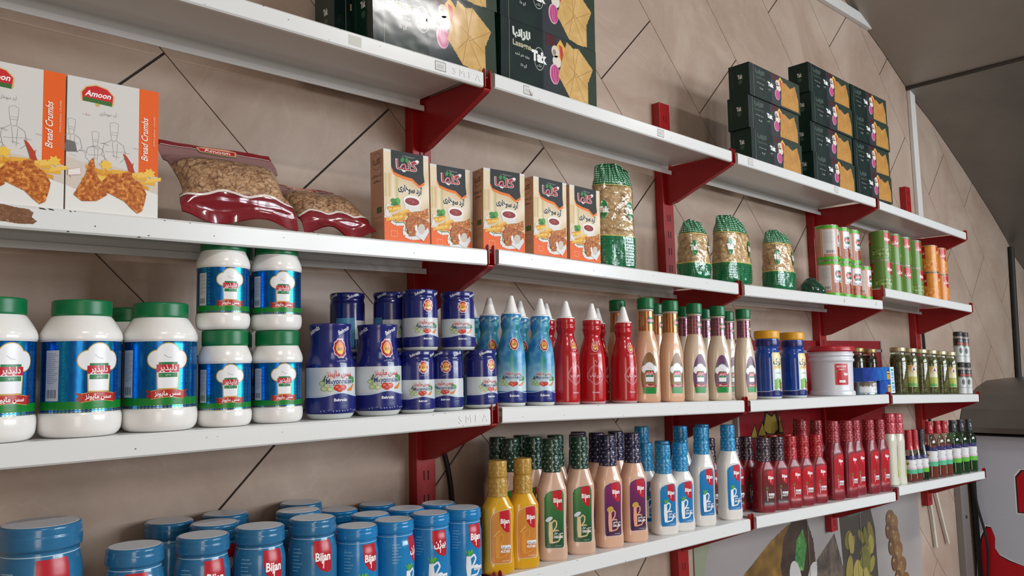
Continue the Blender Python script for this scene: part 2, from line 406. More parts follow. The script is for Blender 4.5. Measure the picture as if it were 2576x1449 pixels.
g = Geo(); g.box(-2.3, 6.2, -4.4, .12, -1.15, -1.05); structure(g.build('floor', mat('floor_tile', '756d66', rough=.35, vary=.15, vscale=4)))
g = Geo(); g.box(-2.3, 6.2, -4.4, .12, 2.59, 2.69); structure(g.build('ceiling', mat('white_ceiling', 'b4b1ac', rough=.9, vary=.03)))
g = Geo(); g.box(-2.3, 6.2, -4.4, -4.28, -1.05, 2.59); structure(g.build('wall_front', PLAST))
g = Geo(); g.box(-2.42, -2.3, -4.4, .12, -1.05, 2.59); structure(g.build('wall_left', PLAST))
g = Geo(); g.box(6.2, 6.32, -4.4, .12, -1.05, 2.59); structure(g.build('wall_right', PLAST))
WPLAS = mat('white_trunking', 'd9d6d3', rough=.4)
g = Geo(); g.box(2.852, 2.905, -.018, 0, 1.0, 1.80); structure(g.build('trim_1', WPLAS, bevel=.003))
g = Geo(); g.tube([(4.19, -.016, 1.12), (4.13, -.016, .36)], .016, 10); structure(g.build('trim_3', mat('black_conduit', '1c1a18', rough=.6), smooth=True))
g = Geo(); g.box(.9, 2.7, -.022, 0, 1.94, 1.985); structure(g.build('trim_2', WPLAS, bevel=.003))

for i, (lx, ly) in enumerate(LAMPS):
    t = empty('ceiling_lamp', ['white twin tube ceiling lamp nearest the left wall', 'white twin tube ceiling lamp in the middle of the row', 'white twin tube ceiling lamp nearest the shopfront'][i], 'lamp', 'tube lamps on the ceiling', (lx, ly, 2.59))
    g = Geo(); g.box(-.33, .33, -.07, .07, -.05, 0); g.build('lamp_housing', WPLAS, t, bevel=.004)
    for yy in (-.035, .035):
        g = Geo(); g.tube([(-.3, yy, -.066), (.3, yy, -.066)], .013, 10); g.build('lamp_tube', mat('lamp_glow', 'ffffff', emit=4.0), t, smooth=True)

# ------------------------------------------------------------------ wall shelving
DEP = .257; GAP = .0158
XB = [-.9, 0, .9, 1.8193, 2.7117]
ZL = {('A', 0): (1.094, 1.0928), ('A', 1): (1.0978, 1.0819), ('A', 2): (1.0817, 1.0637), ('A', 3): (1.06, 1.0283),
      ('B', 0): (.727, .7345), ('B', 1): (.738, .716), ('B', 2): (.7137, .7032), ('B', 3): (.7483, .7177),
      ('C', 0): (.4245, .4258), ('C', 1): (.4274, .4005), ('C', 2): (.3989, .3794), ('C', 3): (.3759, .3432),
      ('D', 0): (.112, .108), ('D', 1): (.108, .0907), ('D', 2): (.0916, .0494), ('D', 3): (.0631, .0268)}
def sec(x): return max(0, min(3, sum(x > b for b in XB) - 1))
def zs(s, x):
    k = sec(x); a, b = ZL[(s, k)]; return a + (b - a) * (x - XB[k] - GAP) / (XB[k + 1] - XB[k] - 2 * GAP)
def slope(s, x):
    k = sec(x); a, b = ZL[(s, k)]; return (b - a) / (XB[k + 1] - XB[k] - 2 * GAP)
WHITE = mat('white_enamel', 'e2e2e1', rough=.22, spec=.5, bump=(30, .06, 'noise'))
WUND = WHITE
RED = mat('red_enamel', 'a01418', rough=.33, spec=.5, vary=.12, vscale=8)
REDUP = RED
RUST = mat('rusted_steel', '7d5236', rough=.9, vary=.5, vscale=60); CHIP = mat('chipped_paint', '2c2622', rough=.9)
NAMES = {'A': 'top shelf row', 'B': 'second shelf row', 'C': 'third shelf row', 'D': 'bottom shelf row'}
SPOT = ['leftmost section', 'section right of the first red upright', 'section right of the second red upright', 'end section by the hood']
for (s, k), (za, zb) in ZL.items():
    xa, xb = XB[k] + GAP, XB[k + 1] - GAP
    if k == 0: xa = -.91
    root = empty('shelf_board', 'white steel shelf board, %s, %s' % (NAMES[s], SPOT[k]), 'shelf', 'white steel shelf boards', (xa, 0, za))
    L = math.hypot(xb - xa, zb - za)
    # section outline: rolled front lip, deck, rear flange with foot
    prof = [(-.2485, -.0316), (-.2545, -.0316), (-.257, -.0290), (-.257, -.0030), (-.254, 0.0), (-.046, 0.0), (-.043, -.003), (-.043, -.0255), (-.050, -.0255), (-.050, -.0235)]
    inner = [(-.2485, -.0302), (-.254, -.0302), (-.2556, -.0285), (-.2556, -.0036), (-.2535, -.0014), (-.0468, -.0014), (-.0444, -.0036), (-.0444, -.0241), (-.0486, -.0241), (-.0486, -.0235)]
    n = len(prof); V = []
    for x in (0, L): V += [(x, y, z) for y, z in prof] + [(x, y, z) for y, z in inner]
    m = 2 * n; F = []
    for i in range(n - 1):
        F.append((i, i + m, i + 1 + m, i + 1)); F.append((n + i, n + i + 1, n + i + 1 + m, n + i + m))
        F.append((i, i + 1, n + i + 1, n + i)); F.append((m + i, m + n + i, m + n + i + 1, m + i + 1))
    F += [(0, n, n + m, m), (n - 1, n - 1 + m, 2 * n - 1 + m, 2 * n - 1)]
    mesh_obj('deck', V, F, WHITE, root, smooth=True, angle=40)
    g = Geo(); g.box(-.004, L + .0055, -.0535, -.0505, -.0285, -.0165); g.build('rear_foot', WHITE, root, bevel=.001)
    root.rotation_euler = (0, -math.atan2(zb - za, xb - xa), 0)
    a = Art(L=400)
    if k == 0 and s in 'AC':
        for i, ch in enumerate('SMFA'): a.l = 1; a.text(ch, 1000 * L - 74 + 20 * i, -23, 14, 'f4f4f4')
        a.build('embossed_letters', flat(-257), root, (mat('raised_enamel', 'f0f0ef', rough=.2),), base=.9)
    rnd = random.Random(ord(s) * 7 + k)
    a = Art(L=400)
    for i in range(9 if k < 2 else 4):
        cx, cy = rnd.uniform(20, 1000 * L - 20), rnd.choice([-3, -28, -20, -12]) + rnd.uniform(-1, 1); a.l = 1
        a.poly([(cx + rnd.uniform(.4, 2.2) * math.cos(t), cy + rnd.uniform(.3, 1.1) * math.sin(t)) for t in (0, 1, 2, 3, 4, 5)], '4a423c')
    a.build('paint_chips', flat(-257), root, (CARD,), base=.05)
def rust():
    # bare rusty patch where the enamel has flaked off, left end of the second row
    a = Art(L=400)
    P = [(0, -2), (12, -1.5), (26, -4), (40, -5), (46, -9), (44, -15), (50, -20), (46, -24), (30, -25), (10, -23), (-4, -24), (-8, -10)]
    a.blob(P, '8a6143', '6b452c', .7, .12, 3.0, hi='a78262')
    for cx, w_ in ((52, 6), (63, 5), (88, 2)): a.l = 1; a.poly([(cx, -1.6), (cx + w_, -2.0), (cx + w_ * 1.6, -4), (cx + 1, -3.4)], '2a2420')
    for cx, w_ in ((86, 2.5), (176, 3)): a.l = 1; a.poly([(cx, -29), (cx + w_, -29.5), (cx + w_, -31), (cx, -30.6)], '3a2f28')
    bb = [o for o in bpy.data.objects if o.get('label') == 'white steel shelf board, second shelf row, leftmost section'][0]
    o = a.build('rust_patch', lambda u, v, off: Vector((u + 68, -257 - off, v)) * .001, bb, (CARD,), base=.06); o['label'] = 'brown rusted patch with flaked enamel'
rust()
# shelf fronts carry small price tickets
TK = Art(L=50)
for x, s, torn, lab in ((-.3117, 'A', 0, 'blank cream price ticket on the top shelf lip, left of the printed one'), (-.1237, 'A', 1, 'small framed price ticket beside the embossed letters'),
                     (.1075, 'A', 2, 'torn price ticket on the top shelf lip right of the first bracket'), (.564, 'A', 1, 'price ticket on the top shelf lip below the second upright'),
                     (.9808, 'A', 1, 'price ticket below the stack of three green cartons'), (1.5047, 'A', 1, 'price ticket below the tall stacks of green cartons'),
                     (1.512, 'B', 3, 'smeared grey ticket on the second shelf lip'), (1.75, 'B', 3, 'faint grey ticket near the end of the stepped second shelf')):
    a = Art(L=50)
    if torn < 3:
        a.rect(-13, -9, 13, 9, 'c9c6c2' if torn else 'cfcdc4')
        if torn: a.rect(-13, -9, 13, 9, '5b5f70').rect(-12, -8, 12, 8, 'd6d4cf'); a.rect(-8, -4, 7, 3, 'c4c3c0')
        if torn == 2: a.poly([(2, 9.5), (13.5, 9.5), (13.5, -2)], 'dedede').poly([(3, 4), (8, -3), (13, -8), (6, -8)], '9b7b66')
    else: a.ell(0, 0, 4, 7, 'b9b6b2')
    o = a.build('price_ticket', flat(0), None, (CARD,)); o.location = (x, -.2571, zs(s, x) - .0155); o.rotation_euler = (0, -math.atan(slope(s, x)), 0)
    tag(o, lab, 'price ticket', 'price tickets on the shelf lips')

# -- red uprights with slots, red brackets
UPT = {0: 1.30, 1: 1.2776, 2: 1.27, 3: 1.268}; UPB = {0: -1.0, 1: -1.0, 2: -.113, 3: -.139}
SLOT = mat('slot_hole', '3a0c0e', rough=.9)
for k in range(1, 5):
    X = XB[k]; z0, z1 = UPB[k - 1], UPT[k - 1]
    t = empty('shelf_upright', 'red slotted steel upright, %s from the left' % ['first', 'second', 'third', 'last'][k - 1], 'upright', 'red slotted uprights', (X, 0, 0))
    g = Geo(); g.box(-.025, .025, -.028, 0, z0, z1); po = g.build('post', RED, t, bevel=.0015)
    g = Geo(); z = z0 + .02
    while z < z1 - .03:
        for dx in (-.0055, .0055): g.box(dx - .0016, dx + .0016, -.0283, -.0278, z, z + .02)
        z += .05
    g.build('slots', SLOT, po)
for k in range(1, 5):
    for s in 'ABCD':
        X = XB[k]; zt = min(ZL[(s, k - 1)][1], ZL[(s, k)][0] if k < 4 else 9) - .0015
        if k == 3 and s == 'B': pairs = [(zt, -1), (ZL[('B', 3)][0] - .0015, 1)]
        else: pairs = [(zt, 0)]
        for zt, side in pairs:
            t = empty('shelf_bracket', 'red triangular bracket of the %s on the %s upright%s' % (NAMES[s].replace(' row', ''), ['first', 'second', 'third', 'last'][k - 1], {0: '', -1: ', lower of the two', 1: ', upper of the two'}[side]), 'bracket', 'red shelf brackets', (X, 0, zt))
            for dx in ((-.0085, .0065) if side == 0 else ((-.0085,) if side < 0 else (.0065,))):
                P = [(-.0285, 0), (-.0285, -.112), (-.055, -.108), (-.246, -.034), (-.2535, -.026), (-.2535, .009), (-.249, .013), (-.2445, .009), (-.2445, -.003)]
                n = len(P); g = Geo(); V = [(dx, y, z) for y, z in P] + [(dx + .002, y, z) for y, z in P]
                g.add(V, [tuple(range(n))[::-1], tuple(range(n, 2 * n))] + [(i, (i + 1) % n, (i + 1) % n + n, i + n) for i in range(n)])
                g.build('side_plate', RED, t)
            if side <= 0:
                P = [(-.0285, -.112), (-.055, -.108), (-.246, -.034), (-.250, -.030)]; g = Geo()
                V = [(x, y, z) for x in (-.0085, .0085) for y, z in P] + [(x, y, z + .0015) for x in (-.0085, .0085) for y, z in P]
                g.add(V, [(i, i + 1, i + 5, i + 4) for i in range(3)] + [(8 + i, 12 + i, 13 + i, 9 + i) for i in range(3)] + [(0, 4, 12, 8), (3, 11, 15, 7)]); g.build('lower_web', RED, t)

# ------------------------------------------------------------------ goods: one template of each kind, copied afterwards
WP = mat('white_plastic', 'f4f1ee', rough=.22, spec=.5, coat=.3, sss=.1)
GREENCAP = mat('green_cap_plastic', '04703f', rough=.35, vary=.05, vscale=60)
TEMPL = {}
def tmpl(key, name):
    r = empty(name, loc=(0, 0, -5)); TEMPL[key] = [r, False]; return r

def hat(a, x, y, s, gold=None):
    """chef hat outline used as a label field: three puffs over a band"""
    for e, c in (((1.3, gold),) if gold else ()) + ((0, 'f1f1f4'),):
        for dx, dy, r in ((0, 13, 15.5), (-14, 6, 12.5), (14, 6, 12.5)): a.ell(x + dx * s, y + dy * s, r * s + e, r * s + e, c)
        a.poly([(x - 14.5 * s - e, y + 4 * s), (x + 14.5 * s + e, y + 4 * s), (x + 13 * s + e, y - 34 * s - e), (x - 13 * s - e, y - 34 * s - e)], c)
    a.line([(x - 6 * s, y + 13 * s), (x - 1 * s, y + 9 * s), (x + 5 * s, y + 8 * s)], .9 * s, 'b9b9c4')
def badge(a, x, y, s, sub='1398'):
    a.rect(x - 11.5 * s, y + 4.5 * s, x + 11.5 * s, y + 7.5 * s, '1f7a45')
    a.rect(x - 14 * s, y - 5.5 * s, x + 14 * s, y + 4.5 * s, 'c2192b'); a.text(fa('دلپذیر'), x, y - 3.0 * s, 7.5 * s, 'f6f2f2', bold=.02, width=21 * s)
    a.rect(x - 11.5 * s, y - 12 * s, x + 11.5 * s, y - 6.3 * s, '1f7a45'); a.text('۱۳۶۲', x, y - 10.8 * s, 2.8 * s, 'e7efe9')
def ribbon(a, x, y, s, txt, col='b92a26'):
    w_ = 22 * s; up = [(x - w_ + i * w_ / 6, y + 6 * s + 2.6 * s * math.sin((i / 12) * math.pi)) for i in range(13)]; dn = [(p[0], p[1] - 10.5 * s) for p in up[::-1]]
    a.poly([(x - w_ - 7 * s, y + 8 * s), (x - w_ + 2, y + 7 * s), (x - w_ + 2, y - 4 * s), (x - w_ - 7 * s, y - 1.5 * s), (x - w_ - 3 * s, y + 3 * s)], '8e1f1c')
    a.l -= 1; a.poly([(x + w_ + 7 * s, y + 8 * s), (x + w_ - 2, y + 7 * s), (x + w_ - 2, y - 4 * s), (x + w_ + 7 * s, y - 1.5 * s), (x + w_ + 3 * s, y + 3 * s)], '8e1f1c')
    a.poly([(p[0], p[1] + .7 * s) for p in up] + [(p[0], p[1] - .7 * s) for p in dn], 'd9b45a'); a.poly(up + dn, col); a.text(fa(txt), x, y + .2 * s, 6.2 * s, 'ffffff', bold=.02, width=34 * s)

def mayo_white(key, name, k, lidr, prof, lid, z0, z1):
    r = tmpl(key, name); b = Body(prof, smooth=5); b.mesh('jar_body', WP, r, capt=False)
    l = Body([(lid[0], lidr - .6), (lid[0] + 2, lidr), (lid[1] - 2, lidr), (lid[1], lidr - 1.5), (lid[1], lidr - 5)], smooth=1.5, seg=96, ribs=48, ribamp=.008); l.mesh('screw_lid', GREENCAP, r)
    R = b.at((z0 + z1) / 2)[1]; c = 2 * math.pi * R; H = z1 - z0; a = Art(L=5); s = H / 95
    def foil(x, y):
        t = nz(x, 0, .07, 4) + .25 * nz(x, y * .2, .4, 2); h = mixc((4, 66, 150), (20, 160, 205), .45 + t)
        if 22 * s < abs(x + 8) and (round(x / (3 * s)) % 3 == 0) and math.sin(y / s * 1.7) > .2: h = mixc(h, (90, 200, 230), .5)
        return h
    a.paint(-c / 2, z0, c / 2, z1, 2.2 * max(s, .8), foil, m=1)
    for y in (z1 - 1.6 * s, z0 + 3.4 * s): a.l = 2; a.rect(-c / 2, y, c / 2, y + 1.2 * s, 'c9a63c', 1)
    a.l = 3; a.rect(-c / 2, z0, c / 2, z0 + 2.0 * s, 'b8b08a', 1); a.l = 4; a.rect(-c / 2, z0 + 4.6 * s, c / 2, z0 + 15 * s, '12812c')
    a.l = 5; a.rect(-62 * s, z0 + 16 * s, -42 * s, z1 - 12 * s, 'c8ccd2')
    l0 = a.l
    for i in range(16): a.l = l0; a.rect(-60 * s, z1 - (16 + 2.6 * i) * s, (-60 + 14 + 3 * math.sin(i * 2)) * s, z1 - (16.9 + 2.6 * i) * s, '8f979f')
    for i in range(9): a.l = l0; a.rect((-60 + 1.7 * i) * s, z0 + 20 * s, (-60 + 1.7 * i + (.9 if i % 3 else .5)) * s, z0 + 31 * s, '2a2c30')
    a.l = l0 + 1; hx_ = 8 * s; hat(a, hx_, z0 + 63 * s, 1.02 * s, 'c9a63c'); badge(a, hx_, z0 + 57 * s, 1.1 * s); ribbon(a, hx_, z0 + 18 * s, 1.02 * s, 'سس مایونز')
    a.build('foil_label', b.wrap(R), r, dz=0); return r
mayo_white('mayo_large', 'mayonnaise_jar', 1, 37.5, [(0, 34), (0, 44), (7, 51), (20, 52.5), (30, 52), (33, 50.2), (128, 50.2), (131, 52.2), (139, 51.5), (148, 47), (160, 39.5), (164, 36)], (163, 185), 33, 128)
mayo_white('mayo_small', 'mayonnaise_jar', .74, 34.0, [(0, 26), (0, 34), (5, 39), (14, 40.4), (22, 40), (25, 38.6), (95, 38.6), (98, 40.2), (104, 40), (112, 37.5), (120, 34), (124, 32)], (122, 146), 25, 95)

def emblem(a, x, y, r):
    P = [(x + (r + .055 * r * math.cos(10 * t)) * math.cos(t), y + (r + .055 * r * math.cos(10 * t)) * 1.18 * math.sin(t)) for t in (i * math.pi / 36 for i in range(72))]
    a.poly([(x + (p[0] - x) * 1.12, y + (p[1] - y) * 1.12) for p in P], 'f0d7dc'); a.poly(P, 'a81c27'); a.ell(x, y, r * .68, r * .82, 'f3c9a0'); a.ell(x, y, r * .62, r * .76, 'e79a3c'); a.l -= 0
    a.paint(x - r * .6, y - r * .74, x + r * .6, y + r * .74, r / 7, lambda u, v: mixc((232, 130, 40), (250, 215, 90), .5 + (y - v) / r) if ((u - x) / (r * .6)) ** 2 + ((v - y) / (r * .74)) ** 2 < 1 else None)
    a.text(fa('بهروز'), x, y - r * .15, r * .5, '3a2c12', bold=.02, width=r * .95)
def veg(a, x, y, s):
    for dx, dy, rr in ((-20, -4, 5), (-16, 0, 4.5), (-12, -5, 4.5), (-23, 3, 4)): a.ell(x + dx * s, y + dy * s, rr * s, rr * .75 * s, '8aa66a'); a.ell(x + dx * s, y + dy * s, rr * .78 * s, rr * .56 * s, 'cbd9a8')
    for dx, dy, rr in ((-2, -3, 5.5), (6, -3, 5), (1, -6, 4)): a.ell(x + dx * s, y + dy * s, rr * s, rr * .8 * s, 'c73a2c'); a.ell(x + (dx - 1) * s, y + (dy + 1) * s, rr * .4 * s, rr * .25 * s, 'e8806c')
    for i in range(4): a.poly([(x + (12 + 2 * i) * s, y - 6 * s), (x + (22 + i) * s, y + (i - 1) * s), (x + (23 + i) * s, y + (i - 2.5) * s), (x + (14 + 2 * i) * s, y - 8 * s)], 'dd8a3a')
    for i in range(5): a.poly([(x + (14 + 2 * i) * s, y + 2 * s), (x + (16 + 2.4 * i) * s, y + (16 - i) * s), (x + (19 + 2 * i) * s, y + 4 * s)], ['4f9a4a', '3b8040', '69ad55'][i % 3])
    a.poly([(x - 22 * s, y + 6 * s), (x - 18 * s, y + 14 * s), (x - 15 * s, y + 5 * s)], '3c6b35')
def sauce_band(a, x, y, s, full, L):
    a.rect(full[0], y - 20 * s, full[1], y + 18 * s, 'd3d8dc'); veg(a, x, y - 5 * s, s * .95)
    a.text(fa('سس مایونز'), x + 1 * s, y + 6.5 * s, 7 * s, 'c2202c', bold=.03, width=33 * s, halo='f2f2f4'); a.text('Mayonnaise', x + 1 * s, y - 3 * s, 7 * s, '27406b', bold=.03, width=35 * s, halo='f2f4f8', shear=0)
def wave(a, x0, x1, y, s, z0, col):
    n = 26; P = [(x0 + (x1 - x0) * i / n, y + 5 * s * math.exp(-(((x0 + (x1 - x0) * i / n) - 14 * s) / (16 * s)) ** 2)) for i in range(n + 1)]
    a.poly([(p[0], p[1] + 1.6 * s) for p in P] + [(x1, z0), (x0, z0)], 'c3d3e6'); a.poly(P + [(x1, z0), (x0, z0)], col)
def rimtext(a, c, y, h, col='e8e8f2', t='Behroüz', rot=.36, n=None):
    n = n or int(c / (h * 5.6)); l0 = a.l
    for i in range(n): a.l = l0; a.text(t, -c / 2 + c * (i + .5) / n, y - h * .5, h, col, rot=rot, bold=.03, width=h * 4.0)
NAVY = mat('navy_shrink_sleeve', '1b2270', rough=.22, spec=.5, coat=.4, bump=(45, .25, 'noise'))
GLASSW = mat('pale_glass_base', 'cfd6d2', rough=.12, spec=.6)
def blue_jar(key, prof, s, hb, ye, zt, top, nrim):
    r = tmpl(key, 'mayonnaise_jar'); b = Body(prof, smooth=4)
    b.mesh('glass_jar', GLASSW, r, zr=(0, 7 * s), capt=False); b.mesh('shrink_sleeve', NAVY, r, zr=(6.5 * s, 999))
    R = b.at(hb)[1]; c = 2 * math.pi * R; a = Art(L=4)
    a.rect(-c * .37, 8 * s, -c * .20, zt, '4a8fb8'); a.l = 1; sauce_band(a, 12 * s, hb, s, (-c * .195, c * .42), 4); wave(a, -c * .195, c * .42, hb - 20 * s, s, 8 * s, '1b2270')
    a.text('Behroüz', 14 * s, hb - 25 * s, 3.6 * s, 'f2f2fa', bold=.03, width=17 * s); a.rect(-c * .34, 14 * s, -c * .25, 24 * s, 'd8d4cc'); a.rect(-c * .34, 17 * s, -c * .25, 20 * s, '3a3f3c')
    a.l = 4; emblem(a, 16 * s, ye, 9.5 * s); a.text(fa('دوستی'), 16 * s, ye - 16.5 * s, 2.4 * s, 'd8d8ea', width=13 * s)
    a.l = 4; rimtext(a, c, top, 5.4 * s, n=nrim); a.build('label_print', b.wrap(R), r); return r
blue_jar('blue_jar_small', [(0, 24), (0, 29), (3, 32), (7, 32.6), (92, 32.6), (97, 31), (101, 31.2), (103, 32.6), (111, 32.4), (112, 30)], .92, 43, 82, 64, 106, 5)
blue_jar('blue_jar_large', [(0, 28), (0, 34), (5, 38), (12, 41.5), (90, 41.5), (98, 40), (112, 35.5), (130, 33.5), (146, 34.2), (156, 36), (158.5, 36), (159, 33)], 1.3, 62, 117, 90, 148, 4)

# squeeze bottles with a white cone spout
def squeeze(key, red):
    r = tmpl(key, 'ketchup_squeeze_bottle' if red else 'mayonnaise_squeeze_bottle')
    prof = [(0, 26), (2, 29), (8, 30.5), (40, 30.5), (80, 30.3), (108, 28.5), (128, 24.5), (141, 19.8), (150, 17.8), (156, 19), (162, 21), (167, 21.5), (171, 19.5), (176, 20.8), (184, 21), (186, 19)]
    b = Body(prof, smooth=6); m = mat('red_plastic', 'b8151f', rough=.2, coat=.4) if red else PRINT
    if red:
        b.mesh('bottle', mat('clouded_base', 'c9a4a6', rough=.3), r, zr=(0, 6), capt=False); b.mesh('shrink_sleeve', m, r, zr=(5, 999))
    else:
        b.mesh('bottle', mat('milk_plastic', 'd9dbd8', rough=.3), r, zr=(0, 8), capt=False); b.mesh('shrink_sleeve', mat('blue_sleeve', '2f86c4', rough=.2, coat=.4), r, zr=(7, 999))
    sp = Body([(184, 19.5), (188, 19.5), (189, 15), (221, 5.4), (224, 4.4), (224.3, 2)], smooth=1.2, seg=24); sp.mesh('cone_spout', mat('spout_white', 'f2f0ee', rough=.3), r)
    R = 30.3; c = 2 * math.pi * R; a = Art(L=4)
    if red:
        a.l = 1; emblem(a, 12, 126, 8.5); a.text('Tomato Ketchup', 12, 109, 3, 'e9a3ad', width=26)
        O = [(12 + 17 * math.cos(t) + 2 * math.cos(3 * t), 62 + 19 * math.sin(t) + (4 if math.sin(t) > .6 else 0)) for t in (i * math.pi / 18 for i in range(37))]
        a.line(O, 1.3, 'e79aa6'); a.line([(x * .86 + 1.7, y * .86 + 9) for x, y in O], .8, 'd7808e'); a.text(fa('سس کچاپ'), 12, 60, 8, 'f2b9c4', bold=.03, width=27)
        a.line([(10, 84), (8, 92), (12, 96), (15, 90)], 1.2, 'e79aa6'); a.line([(12, 84), (17, 88), (21, 95)], .9, '5a2a2a'); a.text('Behroüz', 12, 24, 3.4, 'f0c0c8', bold=.03, width=15)
    else:
        def sw(x, y):
            t = nz(x, y, .045, 2) + .6 * nz(x, y, .1, 7); c0 = mixc((38, 120, 190), (110, 180, 215), .5 + 1.2 * t)
            if nz(x, y, .05, 20) > .18: c0 = mixc(c0, (40, 150, 120), .6)
            return mixc(c0, (200, 224, 232), max(0, (92 - y) / 45)) if y < 92 else c0
        a.paint(-c / 2, 30, c / 2, 178, 2.2, sw); a.l = 2; veg(a, 10, 48, 1.0); a.text(fa('سس مایونز'), 12, 63, 6.4, 'b92033', bold=.03, width=33, halo='eef2f4'); a.text('Mayonnaise', 12, 55, 6, '2d4a7e', bold=.03, width=34, halo='eef2f6')
        wave(a, -c / 2, c / 2, 26, 1.0, 8, '1d2d7c'); a.text('Behroüz', 14, 19, 4.4, 'f2f2fa', bold=.03, width=19); emblem(a, 14, 124, 9.5)
        a.l = 3; rimtext(a, c, 178, 4.4, 'dcebf6', n=6)
    a.build('label_print', b.wrap(R), r); return r
squeeze('squeeze_blue', 0); squeeze('squeeze_red', 1)

# salad dressing bottles with round green caps
def dressing(key, body, foilc, oval, grid):
    r = tmpl(key, 'salad_dressing_bottle')
    b = Body([(0, 26, 19, 3), (3, 30, 22, 3), (10, 31, 23, 3), (60, 30.5, 22.5, 2.8), (100, 30.5, 22.4, 2.6), (124, 29, 22, 2.4), (144, 25.5, 21, 2.2), (160, 21, 19.4, 2), (170, 18.6, 18.6, 2), (219, 17.6, 17.6, 2), (222, 16, 16, 2)], smooth=6)
    b.mesh('bottle', mat('sauce_' + body, body, rough=.16, coat=.5, spec=.5, sss=.05), r, capt=False)
    l = Body([(222, 17.6), (224, 20.2), (247, 20.2), (250, 18.6), (250, 12)], smooth=1.8, seg=60, ribs=30, ribamp=.01); l.mesh('flip_cap', GREENCAP, r)
    Body([(216, 17.2), (219, 18.8), (222.5, 18.8), (223, 17)], smooth=.8).mesh('cap_collar', mat('cap_collar_grey', 'b9a99c', rough=.3), r)
    a = Art(L=4); fc = hx(foilc); c = 2 * math.pi * 18.4
    a.paint(-c / 2, 170, c / 2, 217, 1.6, lambda x, y: mixc(fc, (235, 200, 170), .35 + .7 * nz(x, 0, .35, 3)) if (math.sin(x * 1.6) * math.sin(y * 1.6) < .35 or grid == 0) else mixc(fc, (250, 240, 240), .55), m=1)
    a.rect(-1, 186, 17, 203, '1c7d4b'); a.rect(-4, 190, 20, 199, 'b31b31'); a.text('DELPAZIR', 8, 192, 5, 'f3e9ea', bold=.02, width=22)
    a.build('neck_foil', Body([(165, 19.1), (219, 18.1)], smooth=0).wrap(18.4), r)
    a = Art(L=4); oc = hx(oval)
    O = [(20.5 * math.sin(t) * (1 - .10 * math.cos(t)), 66 + 53 * math.cos(t) if math.cos(t) > 0 else 66 + 48 * max(math.cos(t), -.94) * (1.0)) for t in (i * math.pi / 24 for i in range(48))]
    a.poly([(x * 1.06, 66 + (y - 66) * 1.03) for x, y in O], 'd8cdbb')
    a.poly(O, oval)
    if grid: a.paint(-21, 22, 21, 119, 1.3, lambda x, y: mixc(oc, (150, 130, 165), .5 if (int(x / 1.3 + 100) % 2 and int(y / 2.6) % 2) else .12) if inpoly(x, y, [(p[0] * .97, p[1]) for p in O]) else None)
    a.poly([p for p in O if p[1] < 34] or [(0, 0), (1, 0), (0, 1)], '1a8a3a'); hat(a, 0, 74, .72, '8fa79b'); badge(a, 0, 70, .82); ribbon(a, 0, 38, .66, 'سس سالاد', 'a0202f'); a.poly([(-17, 35), (17, 35), (15, 21), (-15, 21)], '1a8a3a')
    a.build('oval_label', b.front(), r); return r
dressing('dressing_brown', 'e2b492', 'a5602c', '8a6238', 0); dressing('dressing_purple', 'dcc7b0', '591c40', '5f2b52', 1)

